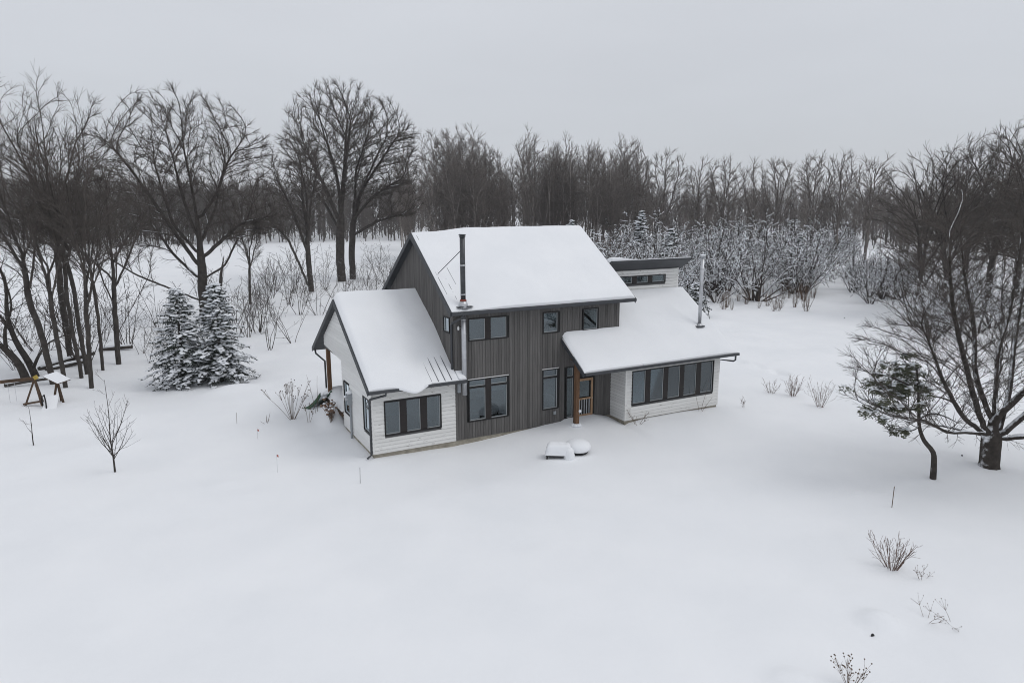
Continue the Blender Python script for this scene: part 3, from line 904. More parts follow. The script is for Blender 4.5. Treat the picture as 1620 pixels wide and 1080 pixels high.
X2, Y2 = 13.1, -.25
z0 = right_top(Y2)
mb = MB(); mb.tube([(X2, Y2, z0 + .2), (X2, Y2, 7.28)], .088, 16)
c2 = mb.build('chimney', M['steel'], house, True)
tag(c2, 'slim stainless chimney pipe on the sunroom roof')
mb = MB(); mb.tube([(X2, Y2, 7.285), (X2, Y2, 7.36)], .13, 14); mb.build('cap', M['steel'], c2)
mb = MB(); mb.blob((X2, Y2, 7.365), .17, .13, .06, rnd, .1, flat=0); mb.build('snow_cap', M['branch_snow'], c2, True)
for z_ in (4.95, 6.7):
    mb = MB(); mb.tube([(X2, Y2, z_), (X2, Y2, z_ + .04)], .107, 16); mb.build('pipe_band', M['steel'], c2, True)
mb = MB(); mb.tube([(X2, Y2, z0 + .02), (X2, Y2, z0 + .22)], [.2, .125], 16); mb.build('flashing', M['steel'], c2, True)
mb = MB(); mb.box(X2 - .3, X2 + .16, Y2 - .22, Y2 - .02, z0 + .07, z0 + .13); mb.build('flashing_plate', M['metal_dark'], c2)
mb = MB(); mb.tube([(X2 + .05, Y2, 6.1), (14.05, Y2 + .3, right_top(Y2 + .3) + .1)], .014, 6); mb.build('stay_rod', M['black_metal'], c2)

# --- gutters' downspouts
def downspout(pts, r_=.045):
    mb = MB(); mb.tube(pts, r_, 8); return mb.build('downspout', M['gutter'], house)
downspout([(-3.15, -.5, 2.64), (-3.15, -.5, 2.52), (-3.66, -.03, 2.30), (-3.66, .06, 2.16), (-3.66, .06, -.02), (-3.86, -.05, -.1)])
downspout([(.22, -.5, 5.45), (.16, -.46, 5.32), (-.07, .0, 5.05), (-.07, .12, 4.95), (-.07, .12, 2.95)], .05)
downspout([(-3.7, 9.3, 2.62), (-3.7, 9.2, 2.45), (-3.62, 7.62, 2.35), (-3.62, 7.60, 1.0)])
downspout([(14.0, -1.88, 2.6), (14.0, -1.88, 2.38), (13.95, -1.80, 2.32), (13.72, -1.1, 2.28), (13.72, -1.05, .0)])

# --- electric meter
mt = MB(); mt.box(-3.80, -3.60, 2.82, 3.02, 1.35, 1.85)
meter = mt.build('meter_box', M['meter'], house)
mb = MB(); mb.tube([(-3.68, 2.92, 1.35), (-3.68, 2.92, -.2)], .05, 8); mb.build('conduit', M['meter'], meter)
mb = MB(); mb.tube([(-3.80, 2.92, 1.62), (-3.90, 2.92, 1.62)], .08, 12); mb.build('dial', M['steel'], meter)
mb = MB(); mb.blob((-3.71, 2.92, 1.86), .15, .15, .14, rnd, .15, flat=0); mb.build('snow_cap', M['branch_snow'], meter, True)
mb = MB(); mb.blob((-3.86, 3.0, 1.70), .07, .07, .07, rnd, .15); mb.build('snow_cap', M['branch_snow'], meter, True)

# --- entrance post on its pier
PX, PY = 5.56, -0.77
post = MB(); post.box(PX - .09, PX + .09, PY - .09, PY + .09, .02, right_top(PY) - .17)
pp = post.build('porch_post', M['timber'], house)
tag(pp, 'square brown timber post carrying the entrance roof')
mb = MB(); mb.lathe([(.20, -.6), (.20, -.06), (.17, -.02), (0, -.02)], 16, (PX, PY, .02)); mb.build('pier', M['concrete'], pp)
mb = MB()
for k in range(8):
    a = k / 8 * 2 * math.pi
    mb.blob((PX + .15 * math.cos(a), PY + .15 * math.sin(a), .06), .11, .11, .10, rnd, .12)
mb.build('snow_collar', M['branch_snow'], pp, True)
mb = MB(); mb.blob((PX + .12, PY - .1, .72), .07, .06, .08, rnd, .12, flat=-1); mb.build('snow_lump', M['branch_snow'], pp, True)
mb = MB(); mb.bar((5.25, PY, right_top(PY) - .27), (8.0, PY, right_top(PY) - .27), .14, .18); mb.build('porch_beam', M['timber_old'], house)


# ------------------------------------------------------------------ trees
def tubes(polys, sides, name, mat, parent, smooth=True):
    """polys: list of (pts, radii); one mesh of tapered tubes"""
    groups = {}
    for p, r_ in polys:
        groups.setdefault(len(p), []).append((p, r_))
    Vs, Qs, off = [], [], 0
    for n, g in groups.items():
        P = np.array([p for p, _ in g], float); Rr = np.array([r_ for _, r_ in g], float)
        T = np.gradient(P, axis=1); T /= np.linalg.norm(T, axis=2, keepdims=True) + 1e-9
        ref = np.where(np.abs(T[:, :1, 2:3]) > .75, np.array([[[1., .2, 0]]]), np.array([[[0., .1, 1.]]]))
        n1 = np.cross(T, np.broadcast_to(ref, T.shape)); n1 /= np.linalg.norm(n1, axis=2, keepdims=True) + 1e-9
        n2 = np.cross(T, n1)
        a = np.arange(sides) / sides * 2 * np.pi + .5
        V = P[:, :, None, :] + Rr[:, :, None, None] * (np.cos(a)[None, None, :, None] * n1[:, :, None, :] + np.sin(a)[None, None, :, None] * n2[:, :, None, :])
        B = len(g)
        base = (np.arange(B) * n * sides)[:, None, None] + (np.arange(n - 1) * sides)[None, :, None]
        s0 = np.arange(sides)[None, None, :]; s1 = (np.arange(sides) + 1) % sides; s1 = s1[None, None, :]
        Q = np.stack([base + s0, base + s1, base + sides + s1, base + sides + s0], -1).reshape(-1, 4) + off
        Vs.append(V.reshape(-1, 3)); Qs.append(Q); off += B * n * sides
    return np_mesh(name, np.concatenate(Vs), np.concatenate(Qs), mat, parent, smooth)

class Tree:
    def __init__(s, seed, rmin=.011, density=1.0, trop=.10, wig=.16, ratio=.42, levels=3, angle=42, droop=0.0, gaps=(.50, .34, .22)):
        s.r = random.Random(seed); s.rmin = rmin; s.den = density; s.trop = trop; s.wig = wig
        s.ratio = ratio; s.levels = levels; s.angle = angle
        s.trunk, s.limb, s.twig = [], [], []
        s.snow_zmax = 1e9
        s.droop = droop; s.gaps = gaps
    def path(s, p, d, L, n, trop, wig):
        pts = [p]; x, y, z = p; dx, dy, dz = d; st = L / n; u = s.r.uniform
        dirs = [d]
        for i in range(n):
            dx += u(-wig, wig); dy += u(-wig, wig); dz += u(-wig, wig) + trop
            m = math.sqrt(dx * dx + dy * dy + dz * dz); dx /= m; dy /= m; dz /= m
            x += dx * st; y += dy * st; z += dz * st
            pts.append((x, y, z)); dirs.append((dx, dy, dz))
        return pts, dirs
    def side(s, d, ang):
        """unit vector at angle ang from d, random roll"""
        u = s.r.uniform
        dx, dy, dz = d
        rx, ry, rz = u(-1, 1), u(-1, 1), u(-1, 1)
        k = rx * dx + ry * dy + rz * dz
        rx -= k * dx; ry -= k * dy; rz -= k * dz
        m = math.sqrt(rx * rx + ry * ry + rz * rz) + 1e-9
        c, sn = math.cos(ang), math.sin(ang) / m
        return (dx * c + rx * sn, dy * c + ry * sn, dz * c + rz * sn)
    def twigs(s, pts, dirs, rad, L, lvl, start=.15):
        """hang children on a branch"""
        r_ = s.r; n = len(pts) - 1
        gap = s.gaps[lvl - 1] / s.den
        cnt = max(2, int(L / gap))
        for k in range(cnt):
            t = start + (1 - start) * (k + r_.random()) / cnt
            f = t * n; i = min(int(f), n - 1); q = f - i
            a, b = pts[i], pts[i + 1]
            p = (a[0] + (b[0] - a[0]) * q, a[1] + (b[1] - a[1]) * q, a[2] + (b[2] - a[2]) * q)
            d = s.side(dirs[i + 1], R(r_.gauss(s.angle, 11)))
            if lvl == 1: cl = s.ratio * L * (1 - .72 * t) * r_.uniform(.6, 1.15)
            elif lvl == 2: cl = .48 * L * (1 - .6 * t) * r_.uniform(.6, 1.2)
            else: cl = .50 * L * (1 - .5 * t) * r_.uniform(.5, 1.2)
            cl = max(cl, .22)
            rr_ = max(s.rmin, min(rad[i] * (.52 if lvl == 1 else .6), .006 * cl + s.rmin * .8 + .006))
            ns = {1: 5, 2: 3, 3: 1}[lvl]
            cp, cdirs = s.path(p, d, cl, ns, s.trop * (1 if lvl < 3 else .6) - s.droop, s.wig)
            cr = [max(s.rmin * (.85 if lvl < 3 else .6), rr_ * (1 - .8 * j / ns)) for j in range(ns + 1)]
            (s.limb if lvl == 1 else s.twig).append((cp, cr))
            if lvl < s.levels and cl > .3:
                s.twigs(cp, cdirs, cr, cl, lvl + 1, .2)
    def stem(s, pts, r0, r1, start=.2, wob=.0, sub=3):
        """a guided stem through given points, subdivided smoothly"""
        out = []
        n = len(pts)
        for i in range(n - 1):
            p0, p1, p2, p3 = pts[max(i - 1, 0)], pts[i], pts[i + 1], pts[min(i + 2, n - 1)]
            for k in range(sub):
                t = k / sub
                out.append(tuple(.5 * ((2 * p1[c]) + (-p0[c] + p2[c]) * t + (2 * p0[c] - 5 * p1[c] + 4 * p2[c] - p3[c]) * t * t + (-p0[c] + 3 * p1[c] - 3 * p2[c] + p3[c]) * t ** 3) + s.r.uniform(-wob, wob) for c in range(3)))
        out.append(tuple(pts[-1]))
        m = len(out)
        L = 0; dirs = []
        for a, b in zip(out, out[1:]):
            v = [b[c] - a[c] for c in range(3)]; q = math.sqrt(sum(c * c for c in v)) + 1e-9; L += q
            dirs.append(tuple(c / q for c in v))
        dirs = [dirs[0]] + dirs
        rad = [r0 + (r1 - r0) * (i / (m - 1)) ** .8 for i in range(m)]
        s.trunk.append((out, rad))
        s.twigs(out, dirs, rad, L, 1, start)
        return out, dirs, rad, L
    def auto(s, H, r0, fork=.3, n=6, spread=28, lean=(0, 0), crown_r=None, flare=1.25):
        """upright vase tree: trunk, then ascending co-dominant stems"""
        r_ = s.r
        top = (lean[0], lean[1], H)
        tr = [(0, 0, -.4), (0.02, 0, .5)]
        k = 5
        for i in range(1, k + 1):
            t = i / k
            tr.append((lean[0] * t + r_.uniform(-.02, .02) * H * .6, lean[1] * t + r_.uniform(-.02, .02) * H * .6, .5 + (H - .5) * t))
        out, dirs, rad, L = s.stem(tr, r0, max(s.rmin * 1.5, r0 * .06), start=fork)
        rad[0] = r0 * flare
        m = len(out)
        for i in range(n):
            t = fork + (.75 - fork) * (i + r_.random() * .6) / n
            j = min(int(t * (m - 1)), m - 2)
            p = out[j]
            a = i * 2.4 + r_.uniform(-.5, .5)
            sp = R(spread * r_.uniform(.7, 1.5))
            d = (math.cos(a) * math.sin(sp), math.sin(a) * math.sin(sp), math.cos(sp))
            LL = (H - p[2]) * r_.uniform(.72, .98) / max(.75, math.cos(sp))
            pts, ds = s.path(p, d, LL, 8, s.trop * .55, s.wig * .6)
            rr_ = [max(s.rmin * 1.3, rad[j] * .55 * (1 - .88 * q / 8)) for q in range(9)]
            s.trunk.append((pts, rr_))
            s.twigs(pts, ds, rr_, LL, 1, .18)
    def build(s, name, loc, rz, label, cat='tree', group=None, bark='bark', twig='twig', snow=0.0, sides=7, crown_name='crown', fine=False, incl=.8, need_r=0.0):
        t = empty(name, loc, rz)
        tag(t, label, cat, group)
        tubes(s.trunk, sides, 'trunk', M[bark], t)
        if s.limb:
            c = tubes(s.limb + [], 4, crown_name, M[twig], t); c['kind'] = 'stuff'
            if s.twig:
                tubes(s.twig, 3, 'twigs', M[twig], c)['kind'] = 'stuff'
        if snow > 0:
            s.snow(t, snow * .7, fine=fine, incl=incl, need_r=need_r)
        return t
    def snow(s, t, amt, rad_k=.8, rmin=None, incl=.8, fine=False, need_r=0.0):
        rmin = rmin or s.rmin * .9
        pol = []
        for src, need in ((s.trunk, 0), (s.limb, 0), (s.twig, 1)):
            for p, rr_ in src:
                if not fine and (need or max(rr_) < max(need_r, 2.2 * s.rmin)): continue
                if need and s.r.random() > amt: continue
                run, rs = [], []
                for i in range(len(p) - 1):
                    a, b = p[i], p[i + 1]
                    L = math.dist(a, b) + 1e-9
                    ok = rr_[i + 1] >= need_r and b[2] < s.snow_zmax and abs(b[2] - a[2]) / L < incl and s.r.random() < .35 + .65 * amt
                    if ok:
                        if not run: run.append(a); rs.append(rr_[i])
                        run.append(b); rs.append(rr_[i + 1])
                    if (not ok or i == len(p) - 2) and len(run) > 1:
                        q = [(x, y, z + r2 * .55 + .012) for (x, y, z), r2 in zip(run, rs)]
                        w = [max(rmin, min(r2 * rad_k, .10)) * s.r.uniform(.6, 1.1) for r2 in rs]
                        w[0] *= .3; w[-1] *= .3
                        pol.append((q, w)); run, rs = [], []
        if pol:
            tubes(pol, 5, 'settled_snow', M['branch_snow'], t)['kind'] = 'stuff'

class Crown(Tree):
    """bare tree whose branches grow out to fill a rounded crown from guided limbs"""
    def __init__(s, seed, tip=.014, twig=.012, **kw):
        super().__init__(seed, rmin=twig, **kw)
        s.tip = tip; s.g = np.random.default_rng(seed)
    def fill(s, guides, lobes, step=.45, kill=.8, infl=4.5, n=1300, trop=.30, inertia=.75, wob=.10, base_r=None, twl=.75, twn=1.7, twig_r=3.2, pw=2.6, it=90, cut=.07, cone=.30, zmin=.12, zlow=1.5):
        g = s.g
        P, par, D = [], [], []
        for gi, pts in enumerate(guides):
            pts = np.array(pts, float)
            # resample the guide with a little wander
            out = [pts[0]]
            for p, q in zip(pts, pts[1:]):
                m = max(1, int(round(np.linalg.norm(q - p) / step)))
                for k in range(1, m + 1): out.append(p + (q - p) * k / m)
            out = np.array(out)
            if len(out) > 4:   # round off the corners
                for _ in range(2): out[1:-1] = .25 * out[:-2] + .5 * out[1:-1] + .25 * out[2:]
            if gi == 0:
                last = -1
            else:
                last = int(np.argmin(((np.array(P) - out[0]) ** 2).sum(1)))
                out = out[1:]
            for k, p in enumerate(out):
                pp = p + g.normal(0, wob * .35 * step, 3) * (gi > 0 or k > 2)
                d = pp - P[last] if last >= 0 else np.array([0, 0, 1.])
                P.append(pp); par.append(last); D.append(d / (np.linalg.norm(d) + 1e-9)); last = len(P) - 1
        A = []
        w = np.array([l[3] * l[4] * l[5] for l in lobes]); w = w / w.sum()
        for l, k in zip(lobes, (w * n).astype(int)):
            v = g.normal(size=(k, 3)); v /= np.linalg.norm(v, axis=1, keepdims=True)
            v *= (g.random((k, 1)) ** (1 / 3.1))
            A.append(np.array(l[:3]) + v * np.array(l[3:6]))
        A = np.concatenate(A)
        best = np.full(len(A), 1e9); bi = np.zeros(len(A), int)
        kids = [0] * len(P)
        new0 = 0
        for _ in range(it):
            N = np.array(P[new0:]); 
            if len(N) and len(A):
                for c0 in range(0, len(N), 400):
                    vv = A[:, None, :] - N[None, c0:c0 + 400, :]
                    d = np.linalg.norm(vv, axis=2)
                    real = d.min(1)
                    dn = np.array(D[new0 + c0:new0 + c0 + 400])
                    cosa = (vv * dn[None]).sum(2) / (d + 1e-9)
                    ang = np.where(cosa < cone, 1e6, d * (1.6 - .6 * cosa))
                    j = ang.argmin(1); dm = ang[np.arange(len(A)), j]
                    dm = np.where(real < kill, 0.0, dm)
                    m = dm < best
                    best[m] = dm[m]; bi[m] = j[m] + new0 + c0
            keep = best > kill
            A, best, bi = A[keep], best[keep], bi[keep]
            if not len(A): break
            new0 = len(P)
            act = best < infl
            if not act.any(): break
            PA = np.array(P)
            v = A[act] - PA[bi[act]]; v /= np.linalg.norm(v, axis=1, keepdims=True)
            acc = np.zeros((len(P), 3)); np.add.at(acc, bi[act], v)
            grew = 0
            for i in np.unique(bi[act]):
                if kids[i] >= 3: 
                    continue
                a_ = acc[i]; q = np.linalg.norm(a_)
                if q < 1e-6: continue
                d = a_ / q + inertia * D[i] + np.array([0, 0, trop]) + g.normal(0, wob, 3)
                d /= np.linalg.norm(d)
                if d[2] < zmin: d[2] = zmin + .05 * g.random(); d /= np.linalg.norm(d)
                P.append(PA[i] + d * step * g.uniform(.8, 1.15)); par.append(int(i)); D.append(d); kids[i] += 1; kids.append(0); grew += 1
            if not grew: break
        n_ = len(P)
        ch = [[] for _ in range(n_)]
        for i, p in enumerate(par):
            if p >= 0: ch[p].append(i)
        rad = np.zeros(n_)
        for i in range(n_ - 1, -1, -1):   # children always come after parents
            rad[i] = s.tip if not ch[i] else sum(rad[c] ** pw for c in ch[i]) ** (1 / pw)
        if base_r:                          # ease the trunk to its measured girth
            rad = rad * (1 + (base_r / rad[0] - 1) * np.clip((rad / rad[0]), 0, 1) ** .7)
        P = [tuple(p) for p in P]
        starts = [(0, -1)]
        while starts:
            i, p = starts.pop()
            pts, rr_ = ([P[p]], [rad[i]]) if p >= 0 else ([], [])
            while True:
                pts.append(P[i]); rr_.append(rad[i])
                if not ch[i]: break
                big = max(ch[i], key=lambda c: rad[c])
                for c in ch[i]:
                    if c != big: starts.append((c, i))
                i = big
            # split long chains so that meshes batch well
            (s.trunk if rr_[0] > cut else s.limb).append((pts, rr_))
        u = s.r.uniform
        for i in range(1, n_):
            if rad[i] < s.tip * twig_r:
                cnt = int(twn * (3 if not ch[i] else 1) + s.r.random())
                for _ in range(cnt):
                    d = s.side(tuple(D[i]), R(s.r.gauss(34 if ch[i] else 24, 12)))
                    L = twl * u(.5, 1.2)
                    cp, cd_ = s.path(P[i], d, L, 2, .06, .12)
                    s.twig.append((cp, [s.rmin, s.rmin * .8, s.rmin * .5]))
                    for q in range(2):
                        d2 = s.side(cd_[1], R(u(22, 48)))
                        cp2, _x = s.path(cp[q], d2, L * u(.4, .75), 1, .04, .1)
                        s.twig.append((cp2, [s.rmin * .75, s.rmin * .45]))
            elif rad[i] < .16 and P[i][2] > zlow and s.r.random() < .45:
                d = s.side(tuple(D[i]), R(u(35, 65)))
                L = twl * u(1.2, 2.4)
                cp, cd_ = s.path(P[i], d, L, 4, .10, .12)
                s.limb.append((cp, [s.rmin * 1.5, s.rmin * 1.3, s.rmin * 1.1, s.rmin * .9, s.rmin * .6]))
                for q in range(1, 4):
                    for _ in range(2):
                        cp2, _x = s.path(cp[q], s.side(cd_[q], R(u(22, 50))), L * u(.25, .45), 2, .06, .1)
                        s.twig.append((cp2, [s.rmin * .9, s.rmin * .7, s.rmin * .4]))
        return s
    def upright(s, H, r0, fork, nst, spread, lean, wid, zc=.62, zr=.40, **kw):
        r_ = s.r
        tr = [(0, 0, -.4), (0, 0, .4)]
        for t in np.linspace(.2, .8, 5):
            tr.append((lean[0] * t + r_.uniform(-.02, .02) * H * .5, lean[1] * t + r_.uniform(-.02, .02) * H * .5, H * t))
        gd = [tr]
        for i in range(nst):
            t = fork + (.55 - fork) * (i + r_.random() * .5) / max(1, nst)
            p = (lean[0] * t, lean[1] * t, H * t)
            a = i * 2.4 + r_.uniform(-.5, .5); sp = R(spread * r_.uniform(.6, 1.4)); L = H * r_.uniform(.25, .42)
            pts, _d = s.path(p, (math.cos(a) * math.sin(sp), math.sin(a) * math.sin(sp), math.cos(sp)), L, 5, .05, .08)
            gd.append(pts)
        lb = [(lean[0] * .7, lean[1] * .7, H * zc, wid * H, wid * H, H * zr)]
        return s.fill(gd, lb, base_r=r0, zlow=.5 * H, **kw)


RZ = YAW   # local x = across the view, local y = away

def px(base, k, pts, depth, kz=1.0):
    """limb points read off as offsets in metres: across, away, up"""
    return [((x - base[0]) * k, d, (base[1] - y) * k * kz) for (x, y), d in zip(pts, depth)]

# --- the big spreading maple above the spruces
def limb_px(base, k, kz):
    return lambda pts, dep: px(base, k, pts, dep, kz)

f = limb_px((325, 510), .0604, 0.90)
T = Crown(11, tip=.016, twig=.015)
T.fill([
    f([(325, 518), (325, 500), (324, 470), (326, 420), (324, 350), (321, 290), (318, 240)], [0, 0, 0, 0, .2, 0, -.3]),
    f([(323, 420), (290, 350), (258, 280), (232, 232)], [0, -.8, -1.5, -2]),
    f([(322, 370), (300, 310), (283, 245)], [0, 1, 2]),
    f([(327, 345), (352, 305), (368, 255), (388, 222)], [.2, .6, 1, 1.6]),
    f([(329, 405), (365, 375), (398, 350), (432, 342), (450, 338)], [0, -.8, -1.5, -2.2, -2.6]),
    f([(322, 475), (292, 455), (250, 430), (212, 398)], [0, -1, -2, -2.6]),
    f([(324, 390), (338, 330), (350, 260)], [0, 2, 3]),
    f([(324, 400), (305, 350), (300, 270)], [0, -2, -3.2]),
    f([(326, 440), (350, 420), (385, 330)], [0, 1.5, 3]),
    f([(322, 440), (280, 405), (240, 350)], [0, 1.2, 2.2])],
    [(-.9, 0, 13.0, 7.6, 6.3, 6.7), (-5.5, -1, 7.5, 3.0, 3, 2.4), (4.6, -1, 9.1, 3.2, 3, 2.8)], n=1750, kill=.68, step=.42, base_r=.42, twl=.85)
T.build('maple_tree', g3(-6.48, 40.58), RZ, 'big spreading bare maple rising behind the two snowy spruces', snow=.3)

f = limb_px((540, 445), .0857, 0.95)
T = Crown(21, tip=.022, twig=.021)
T.fill([
    f([(540, 452), (540, 435), (539, 410), (541, 370), (545, 325), (541, 275), (530, 225)], [0, 0, 0, 0, 0, -.5, -1]),
    f([(543, 345), (549, 280), (553, 215)], [0, 1, 1.5]),
    f([(541, 350), (522, 290), (505, 245)], [0, -1, -2]),
    f([(541, 365), (515, 320), (490, 285)], [0, 1.5, 2.5]),
    f([(544, 320), (560, 260), (572, 205)], [0, -2, -3])],
    [(-.9, 0, 17.2, 5.6, 5.6, 7.6), (1.5, 0, 20.6, 3.8, 4.4, 4.4)], n=1500, kill=.8, step=.55, infl=6, base_r=.56, twl=1.15)
T.build('maple_tree', g3(12.07, 65.5), RZ, 'tallest bare maple left of the main roof, thicker left trunk of a close pair', snow=.25)
f = limb_px((553, 441), .0857, 0.95)
T = Crown(22, tip=.022, twig=.021)
T.fill([
    f([(553, 448), (553, 430), (553, 400), (556, 350), (570, 300), (590, 255), (608, 218)], [0, 0, 0, .3, .6, 1, 1.5]),
    f([(557, 345), (590, 310), (622, 290), (645, 278)], [0, -1.5, -2.5, -3]),
    f([(556, 350), (560, 280), (575, 220)], [0, 2, 3.5]),
    f([(570, 300), (605, 250), (632, 215)], [.5, 0, -1]),
    f([(556, 370), (600, 345), (640, 335)], [0, -1, -2]),
    f([(562, 320), (572, 270), (595, 215)], [0, -3, -4])],
    [(4.6, 0, 15.8, 4.9, 5.2, 7.5), (6.2, -1, 10.0, 4.0, 3.5, 3.3)], n=1350, kill=.8, step=.55, infl=6, base_r=.42, twl=1.15)
T.build('maple_tree', g3(14.1, 67.5), RZ, 'right trunk of the close maple pair, leaning right toward the main roof', snow=.25)
f = limb_px((492, 462), .0775, 0.93)
T = Crown(23, tip=.020, twig=.019)
T.fill([
    f([(492, 470), (492, 452), (491, 430), (490, 380), (497, 320), (506, 275)], [0, 0, 0, 0, .5, 1]),
    f([(490, 400), (478, 340), (462, 290)], [0, -1, -2]),
    f([(491, 370), (483, 310), (480, 265)], [0, 1, 2]),
    f([(489, 455), (478, 415), (465, 375), (443, 348)], [0, -.5, -1, -1.5]),
    f([(492, 350), (500, 300), (495, 250)], [0, -2, -3])],
    [(-1.0, 0, 12.0, 4.0, 4.0, 5.8), (-3.4, -.5, 9.8, 3.0, 3, 3.7)], n=900, kill=.75, step=.5, infl=5.5, base_r=.34, twl=1.0)
T.build('maple_tree', g3(6.31, 57.11), RZ, 'bare maple standing left of the tallest close pair behind the white wing', snow=.25)

T = Crown(25, tip=.017, twig=.015)
T.upright(11.0, .13, .3, 4, 20, (.5, 0), .17, zc=.66, zr=.34, n=230, kill=.7, step=.45, infl=4, trop=.5, twl=.9, twn=1.1)
T.build('bare_tree', g3(-1.32, 51.22), RZ, 'thin bare tree standing alone between the big maple and the tallest pair', group='bare trees by the field')
mb = MB(); mb.tube([(0, 0, -.3), (.1, 0, 1.6), (.35, 0, 3.4), (.75, .1, 5.2)], [.24, .20, .15, .03], 8)
sn_ = mb.build('dead_snag', M['bark'], None, True); sn_.location = g3(-4.3, 50.5); sn_.rotation_euler = (0, 0, RZ); tag(sn_, 'broken leaning dead trunk just right of the big maple trunk', 'dead tree')

# --- the group of slender trees at the left
LEFT = [  # x, y, h, r, stems, fork, spread, lean, label
    (-16.26, 21.06, 15.0, .20, 5, .36, 20, (-1.8, 0), 'slender bare tree leaning left just behind the wooden play set'),
    (-15.91, 28.82, 17.9, .24, 5, .34, 20, (-.3, .4), 'tallest, thickest bare tree of the left-hand grove with a broad fan crown'),
    (-15.56, 19.85, 13.0, .15, 5, .38, 22, (-.7, .5), 'thin bare tree at the front of the left grove with a low fork'),
    (-14.90, 22.04, 14.6, .14, 4, .42, 16, (-.5, 0), 'straight thin bare tree, left of two side by side in the left grove'),
    (-14.66, 23.00, 15.1, .15, 4, .45, 18, (-.9, .4), 'straight thin bare tree, right of two side by side in the left grove'),
    (-14.25, 19.14, 13.4, .15, 6, .34, 20, (.8, .4), 'bare tree at the front of the left grove with its crown leaning right'),
    (-13.84, 23.69, 13.0, .12, 4, .40, 20, (-.2, .3), 'thin upright bare tree between the front grove and the forked tree'),
    (-13.00, 25.26, 13.1, .20, 6, .14, 30, (.6, .2), 'low-forked bare tree at the right edge of the left grove'),
]
for i, (x, y, h, r0, n, fk, sp, ln, lb) in enumerate(LEFT):
    T = Crown(40 + i, tip=.0125, twig=.0112)
    wd_ = [.20, .27, .19, .15, .17, .20, .17, .22][i]
    T.upright(h, r0 * .82, fk, n, sp, ln, wd_, zc=.71, zr=.30, n=[220, 460, 190, 170, 190, 230, 170, 270][i], kill=.66, step=.42, infl=4, trop=.60, inertia=.9, twl=.95, twn=1.0, pw=2.45)
    T.build('bare_tree', g3(x, y), RZ, lb, group='bare trees in the left grove', snow=.1)
# crooked old trees at the far left
T = Tree(61, rmin=.012, density=1.1, trop=.06, wig=.24, ratio=.42, angle=55)
T.stem([(0, 0, -.3), (-.3, 0, .8), (-.9, 0, 1.7), (-1.7, 0, 2.3), (-2.6, .2, 2.6), (-3.4, .3, 3.4)], .27, .06, .35)
T.stem([(-1.0, 0, 1.8), (-1.1, .3, 3.0), (-.6, .4, 4.4), (-.9, .5, 6.2)], .13, .03, .2)
T.build('old_apple_tree', g3(-17.73, 23.05), RZ, 'crooked bare tree arching left behind the play set beam', snow=.4, bark='bark_snowy')
T = Tree(62, rmin=.012, density=1.1, trop=.07, wig=.24, ratio=.42, angle=52)
T.stem([(0, 0, -.3), (-.4, 0, .9), (-1.0, 0, 2.2), (-1.3, 0, 3.8), (-1.2, .1, 5.6), (-1.7, .2, 7.4), (-1.6, .2, 9.6)], .24, .03, .3)
T.stem([(-1.1, 0, 2.6), (-1.9, .3, 3.6), (-2.9, .6, 4.4), (-3.6, .6, 5.6)], .12, .03, .2)
T.stem([(-.2, 0, .5), (.5, -.2, 1.5), (1.3, -.4, 2.2), (2.2, -.4, 2.6)], .12, .03, .2)
T.build('old_apple_tree', g3(-17.29, 23.7), RZ, 'crooked bare tree with a bent trunk above the play set roof panel', snow=.4, bark='bark_snowy')

# --- the large low-forked maple at the right
f = limb_px((1563, 742), .0286, 0.82)
T = Crown(71, tip=.0085, twig=.0070)
T.fill([
    f([(1563, 752), (1563, 735), (1562, 715), (1562, 690), (1563, 620), (1567, 550), (1584, 490), (1590, 420), (1596, 330)], [0, 0, 0, 0, .2, .5, .8, 1, 1.2]),
    f([(1556, 690), (1532, 645), (1506, 582), (1480, 522), (1462, 478), (1448, 425), (1440, 360)], [0, -.3, -.6, -1, -1.3, -1.5, -1.5]),
    f([(1552, 688), (1502, 648), (1466, 602), (1440, 558), (1416, 505), (1396, 470)], [-.1, -.8, -1.4, -1.8, -2, -2.2]),
    f([(1552, 684), (1500, 666), (1455, 655), (1415, 628), (1380, 616)], [-.1, -1.2, -2, -2.6, -3]),
    f([(1570, 688), (1590, 610), (1600, 545), (1611, 480), (1624, 400), (1634, 320)], [0, .5, 1, 1.4, 1.7, 2]),
    f([(1572, 690), (1602, 625), (1628, 560), (1655, 495), (1675, 400)], [0, -.6, -1.2, -1.5, -1.8]),
    f([(1572, 695), (1618, 678), (1662, 655), (1705, 610)], [0, -.6, -1.2, -1.8]),
    f([(1560, 665), (1546, 590), (1553, 520), (1541, 440), (1532, 370)], [.1, .8, 1.4, 1.8, 2]),
    f([(1564, 660), (1578, 580), (1570, 500), (1560, 420), (1558, 340)], [0, -1.2, -2, -2.6, -3]),
    f([(1556, 690), (1520, 690), (1470, 688), (1420, 660)], [0, 1.5, 2.6, 3.4]),
    f([(1568, 680), (1610, 650), (1640, 590), (1650, 500), (1655, 420)], [0, 2, 3.2, 4, 4.5]),
    f([(1570, 690), (1600, 696), (1640, 706), (1680, 708)], [0, -1.2, -2.0, -2.6])],
    [(.9, -.3, 6.9, 4.8, 4.6, 5.0), (-3.8, -1.6, 4.1, 2.9, 2.5, 2.3), (-3.0, -1.0, 6.9, 2.6, 2.5, 3.2), (3.6, -1.2, 3.4, 2.4, 2.2, 2.0), (-2.4, 2.4, 3.1, 2.2, 1.6, 1.5)],
    n=2300, kill=.45, step=.27, infl=3.0, base_r=.36, twl=.55, trop=.36, inertia=1.0, wob=.10, pw=2.12, it=120, cut=.03, twn=1.25)
T.trunk[0][1][0] = .47
T.snow_zmax = 4.6
